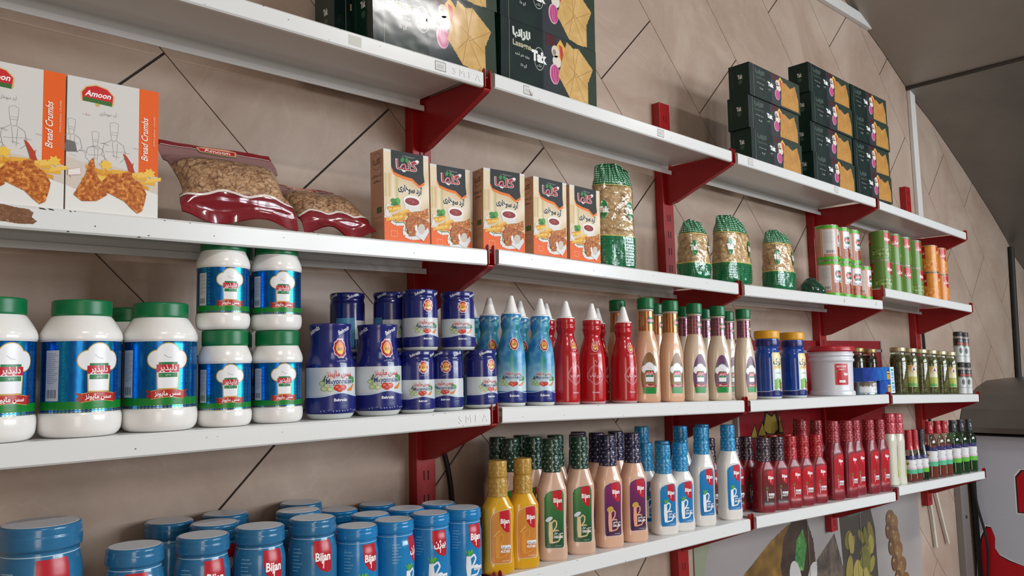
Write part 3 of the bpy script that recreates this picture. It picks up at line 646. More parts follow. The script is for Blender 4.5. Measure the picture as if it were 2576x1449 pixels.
# ribbed-neck sauce bottles (flat fronted) with printed neck sleeve
def sauce_bottle(key, name, H, body, sleeve, dots, lab, lab2, kind, word, wcol='ffffff', mattebody=False):
    k = H / 246; sh = H < 220
    zb = .575 * H if not sh else .56 * H; zn = .735 * H if not sh else .69 * H
    r = tmpl(key, name); W = 31 if not sh else 31
    pr = [(0, W - 4, 20, 3.2), (4, W, 23, 3.2), (22 * k, W, 23, 3.4), (34 * k, W - 1.6, 21.5, 3.4), (zb * .55, W - 2.2, 21, 3.4), (zb * .9, W - .3, 22.6, 3.2), (zb + 4, W - .6, 22.6, 3), (zb + 12 * k, W - 4, 21.5, 2.7), (zn - 5, 21.5, 19.5, 2.1), (zn, 18.5, 18.5, 2)]
    b = Body(pr, smooth=5); m = mat('sauce_m_' + body, body, rough=.3 if mattebody else .18, coat=.2 if mattebody else .5); b.mesh('bottle', m, r)
    n0 = zn - 3; hn = H - n0; sl = Body([(n0, 20.0), (n0 + hn * .46, 19.2), (n0 + hn * .49, 17.6), (n0 + hn * .53, 17.6), (n0 + hn * .56, 18.8), (H - 2, 18.6), (H, 17.0), (H, 11)], smooth=1.6, seg=48)
    sleeve_o = sl.mesh('neck_sleeve', mat('sleeve_' + sleeve, sleeve, rough=.2, coat=.5, bump=(220, .5, 'noise')), r)
    a = Art(L=6); c = 2 * math.pi * 19; l0 = 1; nr = int(hn / 8.6); na = 10
    for j in range(nr):
        z = n0 + 4 + j * 8.6
        if abs(z - (n0 + hn * .5)) < 4: continue
        for i in range(na):
            x = -c / 2 + c * (i + (.5 if j % 2 else 0)) / na; a.l = l0
            if (i + j) % 2: a.ell(x, z, 1.9, 2.3, dots, n=8)
            else: a.line([(x - 2.4, z + 1), (x - .8, z - 1.4), (x + .4, z + 1.6), (x + 2.3, z + .2)], 1.0, dots)
    a.build('sleeve_print', sl.wrap(19), sleeve_o, base=.1)
    # front label: arched panel, red shield, drawn letter with a leafy top, product name
    z0, z1 = (26 * k, zb * 1.02) if not sh else (24 * k, zb * 1.02)
    hw = W - 9.5; a = Art(L=4); h = z1 - z0; s = h / 116 if not sh else h / 100; c1, c2 = hx(lab), hx(lab2)
    P = [(-hw + 1, z0 + 4), (-hw + 4, z0 + .5), (hw - 4, z0 + .5), (hw - 1, z0 + 4), (hw - .5, z1 - 9), (hw - 3.5, z1 - 3.5), (hw - 9, z1 - .6), (-hw + 14, z1 - 3.5), (-hw + 4, z1 - 9), (-hw + .8, z1 - 17)]
    a.poly([(x * 1.04, z0 + h / 2 + (y - z0 - h / 2) * 1.012) for x, y in P], 'e6e2dc' if not mattebody else body)
    a.poly(P, mixc(c2, c1, .5)); PI_ = [(x * .93, z0 + h / 2 + (y - z0 - h / 2) * .975) for x, y in P]
    a.paint(-hw, z0, hw, z1, 1.5, lambda x, y: mixc(c2, c1, .5 + ((y - z0) / h - .5) * .9) if inpoly(x, y, PI_) else None)
    sx = 3; top = z1 - 2.2; sw_ = 15.5
    S = [(sx - 6.5, top - 1.5), (sx + sw_ - 1.5, top + .6), (sx + sw_ - 1.5, top - 41 * s), (sx + 9, top - 41.5 * s), (sx + 2, top - 37 * s), (sx - 4, top - 28 * s), (sx - 6.5, top - 19 * s)]
    a.poly(S, 'c4202f'); a.text('Bijan', sx + 4.6, top - 24 * s, 8.6 * s, 'ffffff', bold=.03, width=17.5, shear=0); a.line([(sx + 4.5, top - 24 * s), (sx + 4.0, top - 33 * s)], 1.1, 'ffffff')
    bx, by = -6, z0 + 14 * s
    if kind != 'tomato':
        col = {'radish': 'eef0f2', 'mustard': 'd8923c', 'cream': 'd9c396', 'peach': 'e2a183'}[kind]
        a.poly([(bx - 5, by - 4), (bx + 2, by - 5), (bx + 3, by + 10 * s), (bx + 1.5, by + 38 * s), (bx - 5.5, by + 38 * s), (bx - 6.5, by + 14 * s)], col)
        a.line([(bx + 1, by + 36 * s), (bx + 6, by + 41 * s), (bx + 11, by + 37 * s), (bx + 10, by + 28 * s), (bx + 3, by + 19 * s), (bx + 12, by + 21 * s), (bx + 18, by + 16 * s), (bx + 19, by + 7 * s), (bx + 14, by - 1 * s), (bx + 2, by - 3 * s)], 3.0, col)
        if kind == 'radish':
            for i in range(6): a.poly([(bx - 3, by + 37 * s), (bx - 9 + 2.6 * i, by + (46 + 3 * (i % 2)) * s), (bx - 6.5 + 2.8 * i, by + (44 + 3 * (i % 2)) * s)], ['3f9a3a', '62b64c'][i % 2])
        elif kind == 'cream': a.ell(bx - 5, by + 43 * s, 8, 4 * s, 'd9e2ea', rot=.5)
        elif kind == 'peach': a.ell(bx - 1, by + 43 * s, 8, 6 * s, 'c7a24a', rot=.3)
        elif kind == 'mustard': a.line([(bx - 9, by + 36 * s), (bx - 3, by + 42 * s), (bx + 3, by + 47 * s)], 2.2, 'e6b06a')
    else:
        for i in range(6): t = i * math.pi / 3; a.poly([(bx + 1, by + 34 * s), (bx + 1 + 6 * math.cos(t), by + (34 + 6 * math.sin(t)) * s), (bx + 1 + 3 * math.cos(t + .6), by + (34 + 3 * math.sin(t + .6)) * s)], '5f8c46')
        a.line([(bx, by + 27 * s), (bx + 1, by + 12 * s), (bx + 1.5, by - 2 * s)], 2.0, 'e9b9bc')
    a.rect(bx + 5, by + 12 * s, hw - 2, by + 19 * s, 'eceef2' if kind in ('mustard', 'tomato') else lab2)
    a.text(fa(word[0]), bx + 14.5, by + 13.4 * s, 4.6 * s, '30304c' if kind in ('mustard', 'tomato') else wcol, bold=.02, width=19)
    a.text(word[1], bx + 14.5, by + 5.5 * s, 4.6 * s, wcol, bold=.03, width=19); a.rect(bx + 7, z0 + 3.5 * s, bx + 21, z0 + 5.5 * s, mixc(c2, (255, 255, 255), .35))
    a.build('front_label', b.front(), r, base=.5); return r
sauce_bottle('mustard', 'mustard_bottle', 214, 'd9a21c', 'b58a35', 'd8b765', 'c98a35', 'cc7a34', 'mustard', ('سس خردل', 'MUSTARD'))
sauce_bottle('green_tall', 'salad_dressing_bottle', 247, 'd8b39c', '123a2c', '9fb8a6', '3f8a3f', '1f4a33', 'cream', ('سس هزار', 'DRESSING'))
sauce_bottle('purple_tall', 'salad_dressing_bottle', 245, 'ddb096', '1f1a3c', 'a9a6c2', '8a2a6b', '3a1c3c', 'peach', ('سس فرانسوی', 'SALAD'))
sauce_bottle('white_tall', 'mayonnaise_bottle', 245, 'e2ddd8', '0f83b8', '7cc3e2', '1a82c0', '0f6aa8', 'radish', ('سس مایونز', 'SAUCE'))
sauce_bottle('white_short', 'mayonnaise_bottle', 211, 'e4dfda', '1286bd', '7cc3e2', '1a86c4', '0f6eac', 'radish', ('سس مایونز', 'SAUCE'))
sauce_bottle('ketchup_dark', 'ketchup_bottle', 203, '7d1420', '33202c', 'b09aa6', '8f1a24', '3a2420', 'tomato', ('سس کچاپ', 'HOT'), mattebody=True)
sauce_bottle('ketchup_short', 'ketchup_bottle', 203, '7d1622', 'a80f1d', 'e0707a', 'c41222', 'a01420', 'tomato', ('سس کچاپ', 'KETCHUP'), mattebody=True)
sauce_bottle('ketchup_tall', 'ketchup_bottle', 243, '7d1826', '98222e', 'd87f88', 'b31624', 'a51522', 'tomato', ('سس کچاپ', 'KETCHUP'), mattebody=True)

# blue wrapped jars with white disc lids
def disc_jar(key, H, R, neck):
    r = tmpl(key, 'mayonnaise_jar'); k = H / 131
    b = Body([(0, R - 6), (2, R - 2), (7, R - .5), (9, R), (H - 42 * k, R), (H - 32 * k, R - 2.2), (H - 25 * k, R - 5 if neck else R - 2.5), (H - 20 * k, R - 5 if neck else R - 2.5), (H - 19 * k, R - 3)], smooth=4)
    b.mesh('glass_jar', GLASSW, r, zr=(0, 7), capt=False); cS = '1c7fbd' if H < 140 else '2a6f9c'; S = mat('blue_shrink_wrap_' + cS, cS, rough=.2, coat=.4, vary=.06, vscale=30, bump=(60, .15, 'noise'))
    b.mesh('shrink_sleeve', S, r, zr=(6.5, 999), capt=False)
    Rl = R - 1.5 if neck else R - .5
    l = Body([(H - 21 * k, Rl - 3), (H - 19 * k, Rl), (H - 9 * k, Rl), (H - 8 * k, Rl - .8), (H - 2.5, Rl - .6), (H, Rl - 2.5), (H, Rl - 6)], smooth=1.6, seg=64); lid_o = l.mesh('lid', S, r)
    d = Body([(H - .1, Rl - 4.5), (H + .35, Rl - 4.8), (H + .35, 4)], smooth=0, seg=64); d.mesh('lid_disc', mat('lid_white', 'cfd3da', rough=.3, bump=(40, .2, 'noise')), lid_o)
    c = 2 * math.pi * R; a = Art(L=4); s = R / 36
    a.l = 1; a.rect(-c / 2, H - 24.6 * k, c / 2, H - 23.8 * k, 'b9d6e6')
    tp = H - 27 * k; S_ = [(-2 * s, tp), (27 * s, tp), (27 * s, tp - 43 * s), (20 * s, tp - 46 * s), (8 * s, tp - 40 * s), (1 * s, tp - 30 * s), (-2 * s, tp - 18 * s)]
    a.l = 1; a.poly(S_, 'b81a2b'); a.text('Bijan' if key != 'disc_fa' else fa('بیژن'), 13 * s, tp - 28 * s, 11.5 * s, 'ffffff', bold=.03, width=23 * s)
    a.line([(13.5 * s, tp - 28 * s), (13 * s, tp - 39 * s)], 1.4 * s, 'ffffff'); bx, by = -3 * s, 16
    a.l = 1; a.poly([(bx - 4, by - 6), (bx + 3, by - 6), (bx + 5, by + 12), (bx + 3, by + 31), (bx - 5, by + 31), (bx - 6, by + 10)], 'e9ecef')
    a.line([(bx + 3, by + 28), (bx + 11, by + 33), (bx + 15, by + 25), (bx + 9, by + 15), (bx + 4, by + 9), (bx + 18, by + 13), (bx + 24, by + 4), (bx + 18, by - 4), (bx + 4, by - 5)], 3.6, 'e4e8ee')
    for i in range(7): a.poly([(bx - 1, by + 30), (bx - 11 + 3.2 * i, by + 40 + 3 * (i % 2)), (bx - 7.5 + 3.2 * i, by + 37 + 3 * (i % 2))], ['3f9a3a', '62b64c'][i % 2])
    a.rect(bx + 10, by + 4, bx + 32, by + 11, 'e9edf2'); a.text(fa('سس مایونز'), bx + 21, by + 5.6, 4.4, '23345e', width=19); a.l = 2
    for i in range(7): a.l = 2; a.rect(-34 * s, tp - (10 + 5 * i) * s, (-34 + 13 + 3 * math.sin(i * 1.9)) * s, tp - (11 + 5 * i) * s, '8fbcd6')
    a.l = 2; a.rect(-52 * s, 14, -38 * s, 30, 'c8d2d8'); a.rect(-51 * s, 17, -39 * s, 22, '8a3a3f')
    a.build('label_print', b.wrap(R), r); return r
disc_jar('disc_small', 131, 36.5, 0); disc_jar('disc_fa', 131, 36.5, 0); disc_jar('disc_mid', 155, 40, 1); disc_jar('disc_big', 200, 52, 1)

def sleeve_jar_blue():
    r = tmpl('tabarok', 'mayonnaise_jar')
    b = Body([(0, 28), (0, 33), (6, 36.5), (60, 37), (118, 36.5), (132, 34), (142, 30), (150, 33.5), (160, 34), (172, 33)], smooth=5); b.mesh('glass_jar', GLASSW, r, zr=(0, 7), capt=False)
    b.mesh('shrink_sleeve', mat('royal_blue_sleeve', '1547a5', rough=.15, coat=.5, vary=.3, vscale=14), r, zr=(6.5, 999), capt=False)
    Body([(171, 33), (173, 35.5), (192, 35.5), (194, 34), (195, 30)], smooth=1.8, seg=72, ribs=36, ribamp=.01).mesh('screw_lid', mat('yellow_lid', 'e0a018', rough=.35), r)
    a = Art(L=4); a.rect(-115, 150, 115, 168, '1b2266'); a.l = 1; a.rect(2, 18, 40, 128, 'dfe8e6'); a.rect(4, 84, 38, 132, 'e9dca2'); a.text(fa('تبرک'), 21, 98, 17, '1a1f4f', bold=.04, width=30); a.text('TABAROK', 21, 87, 6, 'c98a1f', bold=.02, width=26)
    a.l = 3; a.text(fa('مایونز'), 21, 72, 6, '27305c', width=20)
    for i in range(14): a.ell(12 + (i * 7) % 21, 30 + (i * 11) % 26, 5, 4.5, ['6fae4a', '8fc660', '4f9440'][i % 3])
    for i in range(4): a.ell(30 + 2 * (i % 2), 26 + 6 * i, 3, 3.5, 'c9472f')
    a.l = 2; wave(a, -115, 115, 20, 1.0, 8, '16236b'); a.build('label_print', b.wrap(36.5), r)
sleeve_jar_blue()
def bucket():
    r = tmpl('bucket', 'plastic_bucket'); m = mat('bucket_white', 'dadbe2', rough=.3, coat=.2)
    b = Body([(0, 60), (0, 69), (3, 71), (14, 70), (17, 65), (60, 66), (104, 66.5), (110, 68), (112, 71.5), (118, 71.5), (121, 68), (127, 68), (129, 71.5), (136, 71.5), (138, 68), (146, 68)], smooth=1.8, seg=56); b.mesh('pail', m, r, capt=False)
    Body([(142, 69), (143, 74.5), (147, 75.5), (158, 73.5), (161, 70), (161, 66), (159, 64), (158, 20)], smooth=1.5, seg=56).mesh('lid', mat('red_lid', 'b3202a', rough=.3, coat=.2), r)
    a = Art(L=5); a.rect(14, 34, 62, 104, 'e3c3c3'); a.rect(15, 35, 61, 103, 'bf1f2a'); a.text('KETCHUP', 38, 91, 6, 'f2e6e6', bold=.03, width=32); a.text('TOMATO', 38, 82, 5, 'f0d0d0', bold=.02, width=22); a.text('Bijan', 52, 66, 8, 'ffffff', bold=.03, width=14)
    a.rect(28, 42, 50, 50, 'e6e2e2'); a.l = 4; a.ell(22, 78, 3, 4, '4f8a3a'); a.build('sticker', b.wrap(66.5), r)
bucket()
def tuna_carton(key, w_):
    r = tmpl(key, 'tuna_carton'); g = Geo(); g.box(-w_ / 2000, w_ / 2000, -.03, .03, 0, .045, 0, lin('17408e')); g.build('carton', CARD, r, bevel=.0008)
    a = Art(L=300); e = w_ / 2 - 55; a.paint(-w_ / 2, 0, 22 + e, 45, 3, lambda x, y: mixc((20, 45, 130), (35, 110, 190), .3 + .5 * (x + 55) / 77 + .4 * nz(x, y, .05))); nb = len(a.T); a.l = 2; a.rect(22, 0, 55, 45, 'd6e4f0'); a.rect(-4, 3, 18, 30, 'd99a1f'); a.poly([(-2, 30), (6, 42), (14, 36), (18, 30)], '23439a')
    a.ell(7, 26, 12, 3, 'e8c66a'); a.ell(7, 23, 11, 2.5, '6b4a1c'); a.rect(30, 31, 50, 38, '3fa579'); a.rect(30, 14, 52, 27, '7fbbe4'); a.rect(31, 6, 50, 10, '4f95cc'); T0 = a.T; a.T = [(P if i < nb else tuple((p[0] + e, p[1]) for p in P), c, m, l) for i, (P, c, m, l) in enumerate(T0)]; a.build('front_print', flat(-30), r, (CARD,))
tuna_carton('tuna_long', 250); tuna_carton('tuna_short', 125)
def small_tin():
    r = tmpl('tin', 'fish_tin'); b = Body([(0, 36), (0, 40), (2, 41), (6, 40), (41, 40), (43.5, 41), (45, 40.4), (45, 37), (43.5, 36), (43, 10)], smooth=.8, seg=48); b.mesh('tin_body', mat('tin_metal', '9fb0b8', rough=.25, metal=.9), r)
    a = Art(L=5); a.paint(-60, 5, 70, 44, 2.5, lambda x, y: (225, 228, 230) if y < 28 + 6 * nz(x, 0, .15) else (110, 98, 78)); a.l = 2; a.ell(0, 34, 15, 8, 'dcd2cf'); a.text(fa('تن ماهی'), 0, 31, 6, '6e2a30', bold=.02, width=20); a.l = 2; a.text(fa('ماهی'), 0, 16, 6, '7a94a4', width=24); a.rect(-60, 5, 70, 8, '1f4f6b'); a.build('label', b.wrap(40), r)
small_tin()
JARGLASS = film('clear_glass', (225, 232, 222), gloss=.06, bumpst=0, rough=.03)
def pickle(key, c1, c2, c3, lidc, label):
    r = tmpl(key, 'pickle_jar'); b = Body([(0, 22), (0, 27), (4, 29.5), (10, 30), (118, 30), (134, 28), (144, 25), (150, 24.5), (158, 25)], smooth=5, seg=36)
    b.mesh('contents', pieces('pickles_' + c1, c1, c2, c3, 62, 1.0, .35), r, inset=2.2, zr=(2, 146)); b.mesh('glass_jar', JARGLASS, r, capt=False)
    Body([(155, 26), (157, 27), (169, 27), (171, 25.5), (171.5, 20)], smooth=1.2, seg=40).mesh('lid', mat('lid_' + lidc, lidc, rough=.3, metal=.5), r)
    if label:
        a = Art(L=4); a.rect(-19, 28, 19, 108, 'c9bf78'); a.paint(-18, 30, 18, 106, 2.4, lambda x, y: (86, 160, 80) if y < 42 + 3 * nz(x, 0, .3) else mixc((206, 150, 60), (225, 222, 190), .5 + (88 - y) / 24) if y > 66 else mixc((150, 170, 70), (205, 190, 80), .5 + 1.5 * nz(x, y, .2))); a.ell(8, 94, 8, 11, 'e8e0e2'); a.poly([(8, 103), (3, 88), (13, 88)], '3a3d7a')
        a.build('label', b.wrap(30), r)
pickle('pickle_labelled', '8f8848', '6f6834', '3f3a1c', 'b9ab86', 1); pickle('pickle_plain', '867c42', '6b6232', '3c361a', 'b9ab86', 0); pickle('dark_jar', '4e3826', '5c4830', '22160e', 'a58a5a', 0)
def spice():
    r = tmpl('spice', 'seasoning_jar'); b = Body([(0, 14), (0, 17.5), (2, 19), (104, 19), (109, 17), (112, 15)], smooth=2, seg=28); b.mesh('jar', mat('seasoning', '9a958e', rough=.15, vary=.3, vscale=200), r)
    Body([(110, 15), (111, 18), (126, 18), (128, 16.5), (128, 12)], smooth=1, seg=32).mesh('cap', mat('black_cap', '25262a', rough=.4), r)
    a = Art(L=4); a.rect(-30, 3, 45, 68, 'c9cdcc'); a.rect(-30, 66, 45, 68.5, '8fb29c'); a.l = 3; a.ell(4, 50, 6, 12, '4b544b'); a.l = 3; a.ell(30, 50, 5, 11, '4b544b'); a.rect(-12, 26, 20, 29, '9aa09e'); a.l = 1; a.rect(-26, 72, 45, 100, '2c2a2b'); a.rect(-8, 74, 40, 83, 'b04a44'); a.text('1&1', 6, 86, 9, 'b8bcc0', width=16)
    a.build('label', b.wrap(19), r)
spice()
def vinegar(key, name, H, liquid, capc, empty_top):
    r = tmpl(key, name); k = H / 212
    b = Body([(0, 18), (0, 23), (4, 26), (118 * k, 26), (138 * k, 25), (154 * k, 19), (164 * k, 13), (174 * k, 12), (180 * k, 12)] if H > 200 else [(0, 16), (0, 20), (4, 22), (60, 22), (84, 21), (140, 10.5), (152, 9.5), (160, 9.5)], smooth=6, seg=36)
    ft = (132 if H > 200 else 118) * k; b.mesh('liquid', mat('liquid_' + liquid, liquid, rough=.2, coat=.3), r, zr=(1, ft), inset=1.2); b.mesh('glass_bottle', film('bottle_glass_' + ('g' if 'green' in key else 'c'), (150, 190, 160) if 'green' in key else (232, 228, 222), gloss=.09, bumpst=0, rough=.04), r, capt=False)
    z = 176 * k if H > 200 else 158
    if H > 200: Body([(z - 12, 13.6), (z - 10, 15.4), (z + 12, 15), (z + 20, 12.5), (z + 34, 13.6), (z + 36, 12)], smooth=3, seg=24).mesh('sealed_cap', mat('capv_' + capc, capc, rough=.3, coat=.4, bump=(120, .5, 'noise')), r)
    else: Body([(z - 44, 15.5), (z - 30, 13.2), (z + 2, 12.5), (z + 24, 12.5), (z + 27, 10)], smooth=2, seg=24).mesh('sealed_cap', mat('capv_' + capc, capc, rough=.3, coat=.4, bump=(120, .5, 'noise')), r)
    R = b.at(50)[1]; a = Art(L=4); c = math.pi * R * .72; y0 = 46 * k if H > 200 else 30
    a.rect(-c * .7, y0, c, y0 + 17 * k, '55b48c' if not empty_top else '5fb53c'); a.l = 1; a.rect(-c * .7, y0 + 17 * k, c, y0 + 56 * k, 'dfdde0'); a.l = 1; a.rect(-c * .7, y0 + 56 * k, c, y0 + 72 * k, '2a2560'); a.rect(-c * .7, y0 + 17 * k, c, y0 + 25 * k, 'd9c2cb'); a.l = 3
    a.ell(-c * .35, y0 + 40 * k, 6, 4.5, '9a8f4a', rot=.5); a.l = 3; a.text(fa('آبلیمو') if 'green' in key else fa('سرکه'), c * .45, y0 + 33 * k, 9 * k, '2e3f3a', bold=.05, width=18); a.l = 3; a.line([(c * .2, y0 + 60 * k), (c * .5, y0 + 68 * k)], 1.6, 'b8b4d2'); a.build('label', b.wrap(R), r)
vinegar('vinegar_brown', 'vinegar_bottle', 212, '93452f', 'b02a35', 0); vinegar('lime_green', 'lime_juice_bottle', 212, '22703a', '30333a', 1); vinegar('vinegar_brown_s', 'vinegar_bottle', 186, '93402f', 'b3202e', 0); vinegar('lime_green_s', 'lime_juice_bottle', 186, '1f4f2e', '2a3036', 1)
def cream_bottle():
    r = tmpl('cream', 'mayonnaise_bottle'); b = Body([(0, 26, 20, 3), (3, 29, 22, 3), (30, 28, 21, 3), (120, 27, 20, 2.6), (142, 27.5, 21, 2.4), (156, 27, 21, 2.4), (172, 22, 19, 2), (182, 18, 17, 2)], smooth=6); b.mesh('bottle', mat('ivory_plastic', 'd6d2c2', rough=.25, coat=.4), r)
    sl = Body([(176, 21.5), (208, 20.5), (213, 19), (218, 20.5), (243, 20), (246, 17)], smooth=1.6, seg=48); sleeve_o = sl.mesh('neck_sleeve', mat('rose_sleeve', 'b5303f', rough=.25, coat=.4, bump=(200, .5, 'noise')), r)
    a = Art(L=6)
    for j in range(7):
        for i in range(10): a.l = 1; a.ell(-60 + 13 * i + 6 * (j % 2), 183 + 9 * j, 2.2, 2, 'd8848e', n=8)
    a.build('sleeve_print', sl.wrap(20.5), sleeve_o); a = Art(L=4); a.poly([(4, 26), (24, 26), (24, 134), (15, 136), (10, 110), (6, 70)], 'b3bf2f'); a.l = 2; a.rect(12, 96, 24, 132, 'c03038'); a.ell(17, 60, 6, 12, 'dfe0d4'); a.text('Bijan', 18, 108, 5, 'ffffff', width=10, bold=.02); a.build('side_label', b.front(), r, base=.5)
cream_bottle()

# cans
TINRIM = mat('tin_rim', 'b9b3a4', rough=.25, metal=.9)
def can(key, H, R, side, rim, draw, spin=0):
    r = tmpl(key, 'food_can'); b = Body([(0, R - 2), (0, R - .4), (1.5, R), (3, R - .8), (H - 3, R - .8), (H - 1.5, R), (H, R - .4), (H, R - 2.5), (H - 3, R - 3.5), (H - 3, 6)], smooth=.5, seg=48); b.mesh('tin_body', TINRIM, r)
    Body([(3, R - .6), (H - 3, R - .6)], smooth=0, seg=48).mesh('paper_sleeve', mat('canside_' + side, side, rough=.3), r, capb=False, capt=False)
    a = Art(L=4); c = 2 * math.pi * R
    if rim: a.rect(-c / 2, 3, c / 2, 13, rim); a.l = 1; a.rect(-c / 2, H - 12, c / 2, H - 3, rim)
    a.l = 1; draw(a, c, H); a.build('label', b.wrap(R), r, base=.3)
def bean(a, c, H):
    for x0 in (-70, 32): a.l = 1; a.rect(x0, 13, x0 + 3, H - 12, 'e6c3b2'); a.l = 1; a.rect(x0 + 5, 13, x0 + 8, H - 12, 'f0d6ca')
    a.l = 1; a.rect(-62, 22, -22, H - 16, 'd3cdca'); l0 = a.l
    for i in range(9): a.l = l0; a.rect(-60, H - 24 - 4.4 * i, -30 + 5 * math.sin(i * 2), H - 25 - 4.4 * i, 'a29c9c')
    for i in range(11): a.l = l0; a.rect(-54 + 2.6 * i, 25, -54 + 2.6 * i + (1.5 if i % 3 else .8), 34, '2c2a2c')
    a.l = 1; a.rect(-12, 45, 28, H - 15, 'dfdde2'); a.rect(-5, H - 38, 21, H - 33, '2f6f52'); a.rect(-8, H - 50, 24, H - 38, 'b3202e'); a.text(fa('دلپذیر'), 8, H - 47, 8, 'f4e6e6', bold=.02, width=22); a.l -= 1; a.rect(-5, H - 57, 21, H - 50, '2f6f52'); a.text(fa('خوراک لوبیا'), 8, H - 69, 6, '3b3b44', bold=.02, width=32)
    a.l = 2; a.blob([(-12, 13), (28, 13), (28, 46), (18, 44), (8, 50), (-4, 45), (-12, 46)], '7a2c14', 'b05a2c', 2, .16, 2, hi='d99a5c')
def pea(a, c, H):
    a.blob([(-60, 12), (60, 12), (60, 40), (40, 52), (10, 55), (-20, 48), (-60, 45)], '40591f', '8fae54', 2.2, .14, 5, hi='cbd890'); tp = H - 8
    for x0 in (-2, -82): a.l = 2; a.poly([(x0 - 14, tp), (x0 + 17, tp), (x0 + 17, tp - 46), (x0 + 4, tp - 42), (x0 - 8, tp - 32), (x0 - 14, tp - 18)], 'b51c22'); a.text('Bijan' if x0 > -50 else fa('بیژن'), x0 + 2, tp - 29, 11, 'f4dede', bold=.03, width=25)
def corn(a, c, H):
    a.blob([(-80, 6), (60, 6), (60, 34), (30, 44), (0, 36), (-30, 48), (-80, 40)], 'c86a1c', 'e8a044', 2.2, .12, 8, hi='f4c880'); tp = H - 6; a.l = 1
    a.paint(-80, 44, 70, H - 4, 5, lambda x, y: mixc((205, 118, 32), (222, 152, 50), .5 + nz(x, y, .05))); a.l = 2
    for x0 in (4, -76): a.l = 3; a.poly([(x0 - 14, tp), (x0 + 17, tp), (x0 + 17, tp - 50), (x0 + 4, tp - 46), (x0 - 8, tp - 34), (x0 - 14, tp - 18)], 'b51c22'); a.text('Bijan' if x0 > -50 else fa('بیژن'), x0 + 2, tp - 29, 11, 'f4dede', bold=.03, width=25)
can('can_bean', 119, 37, 'c58c72', '4fae24', bean); can('can_pea', 110, 37, '5c8430', None, pea); can('can_corn', 111, 37, 'cf7d26', None, corn)

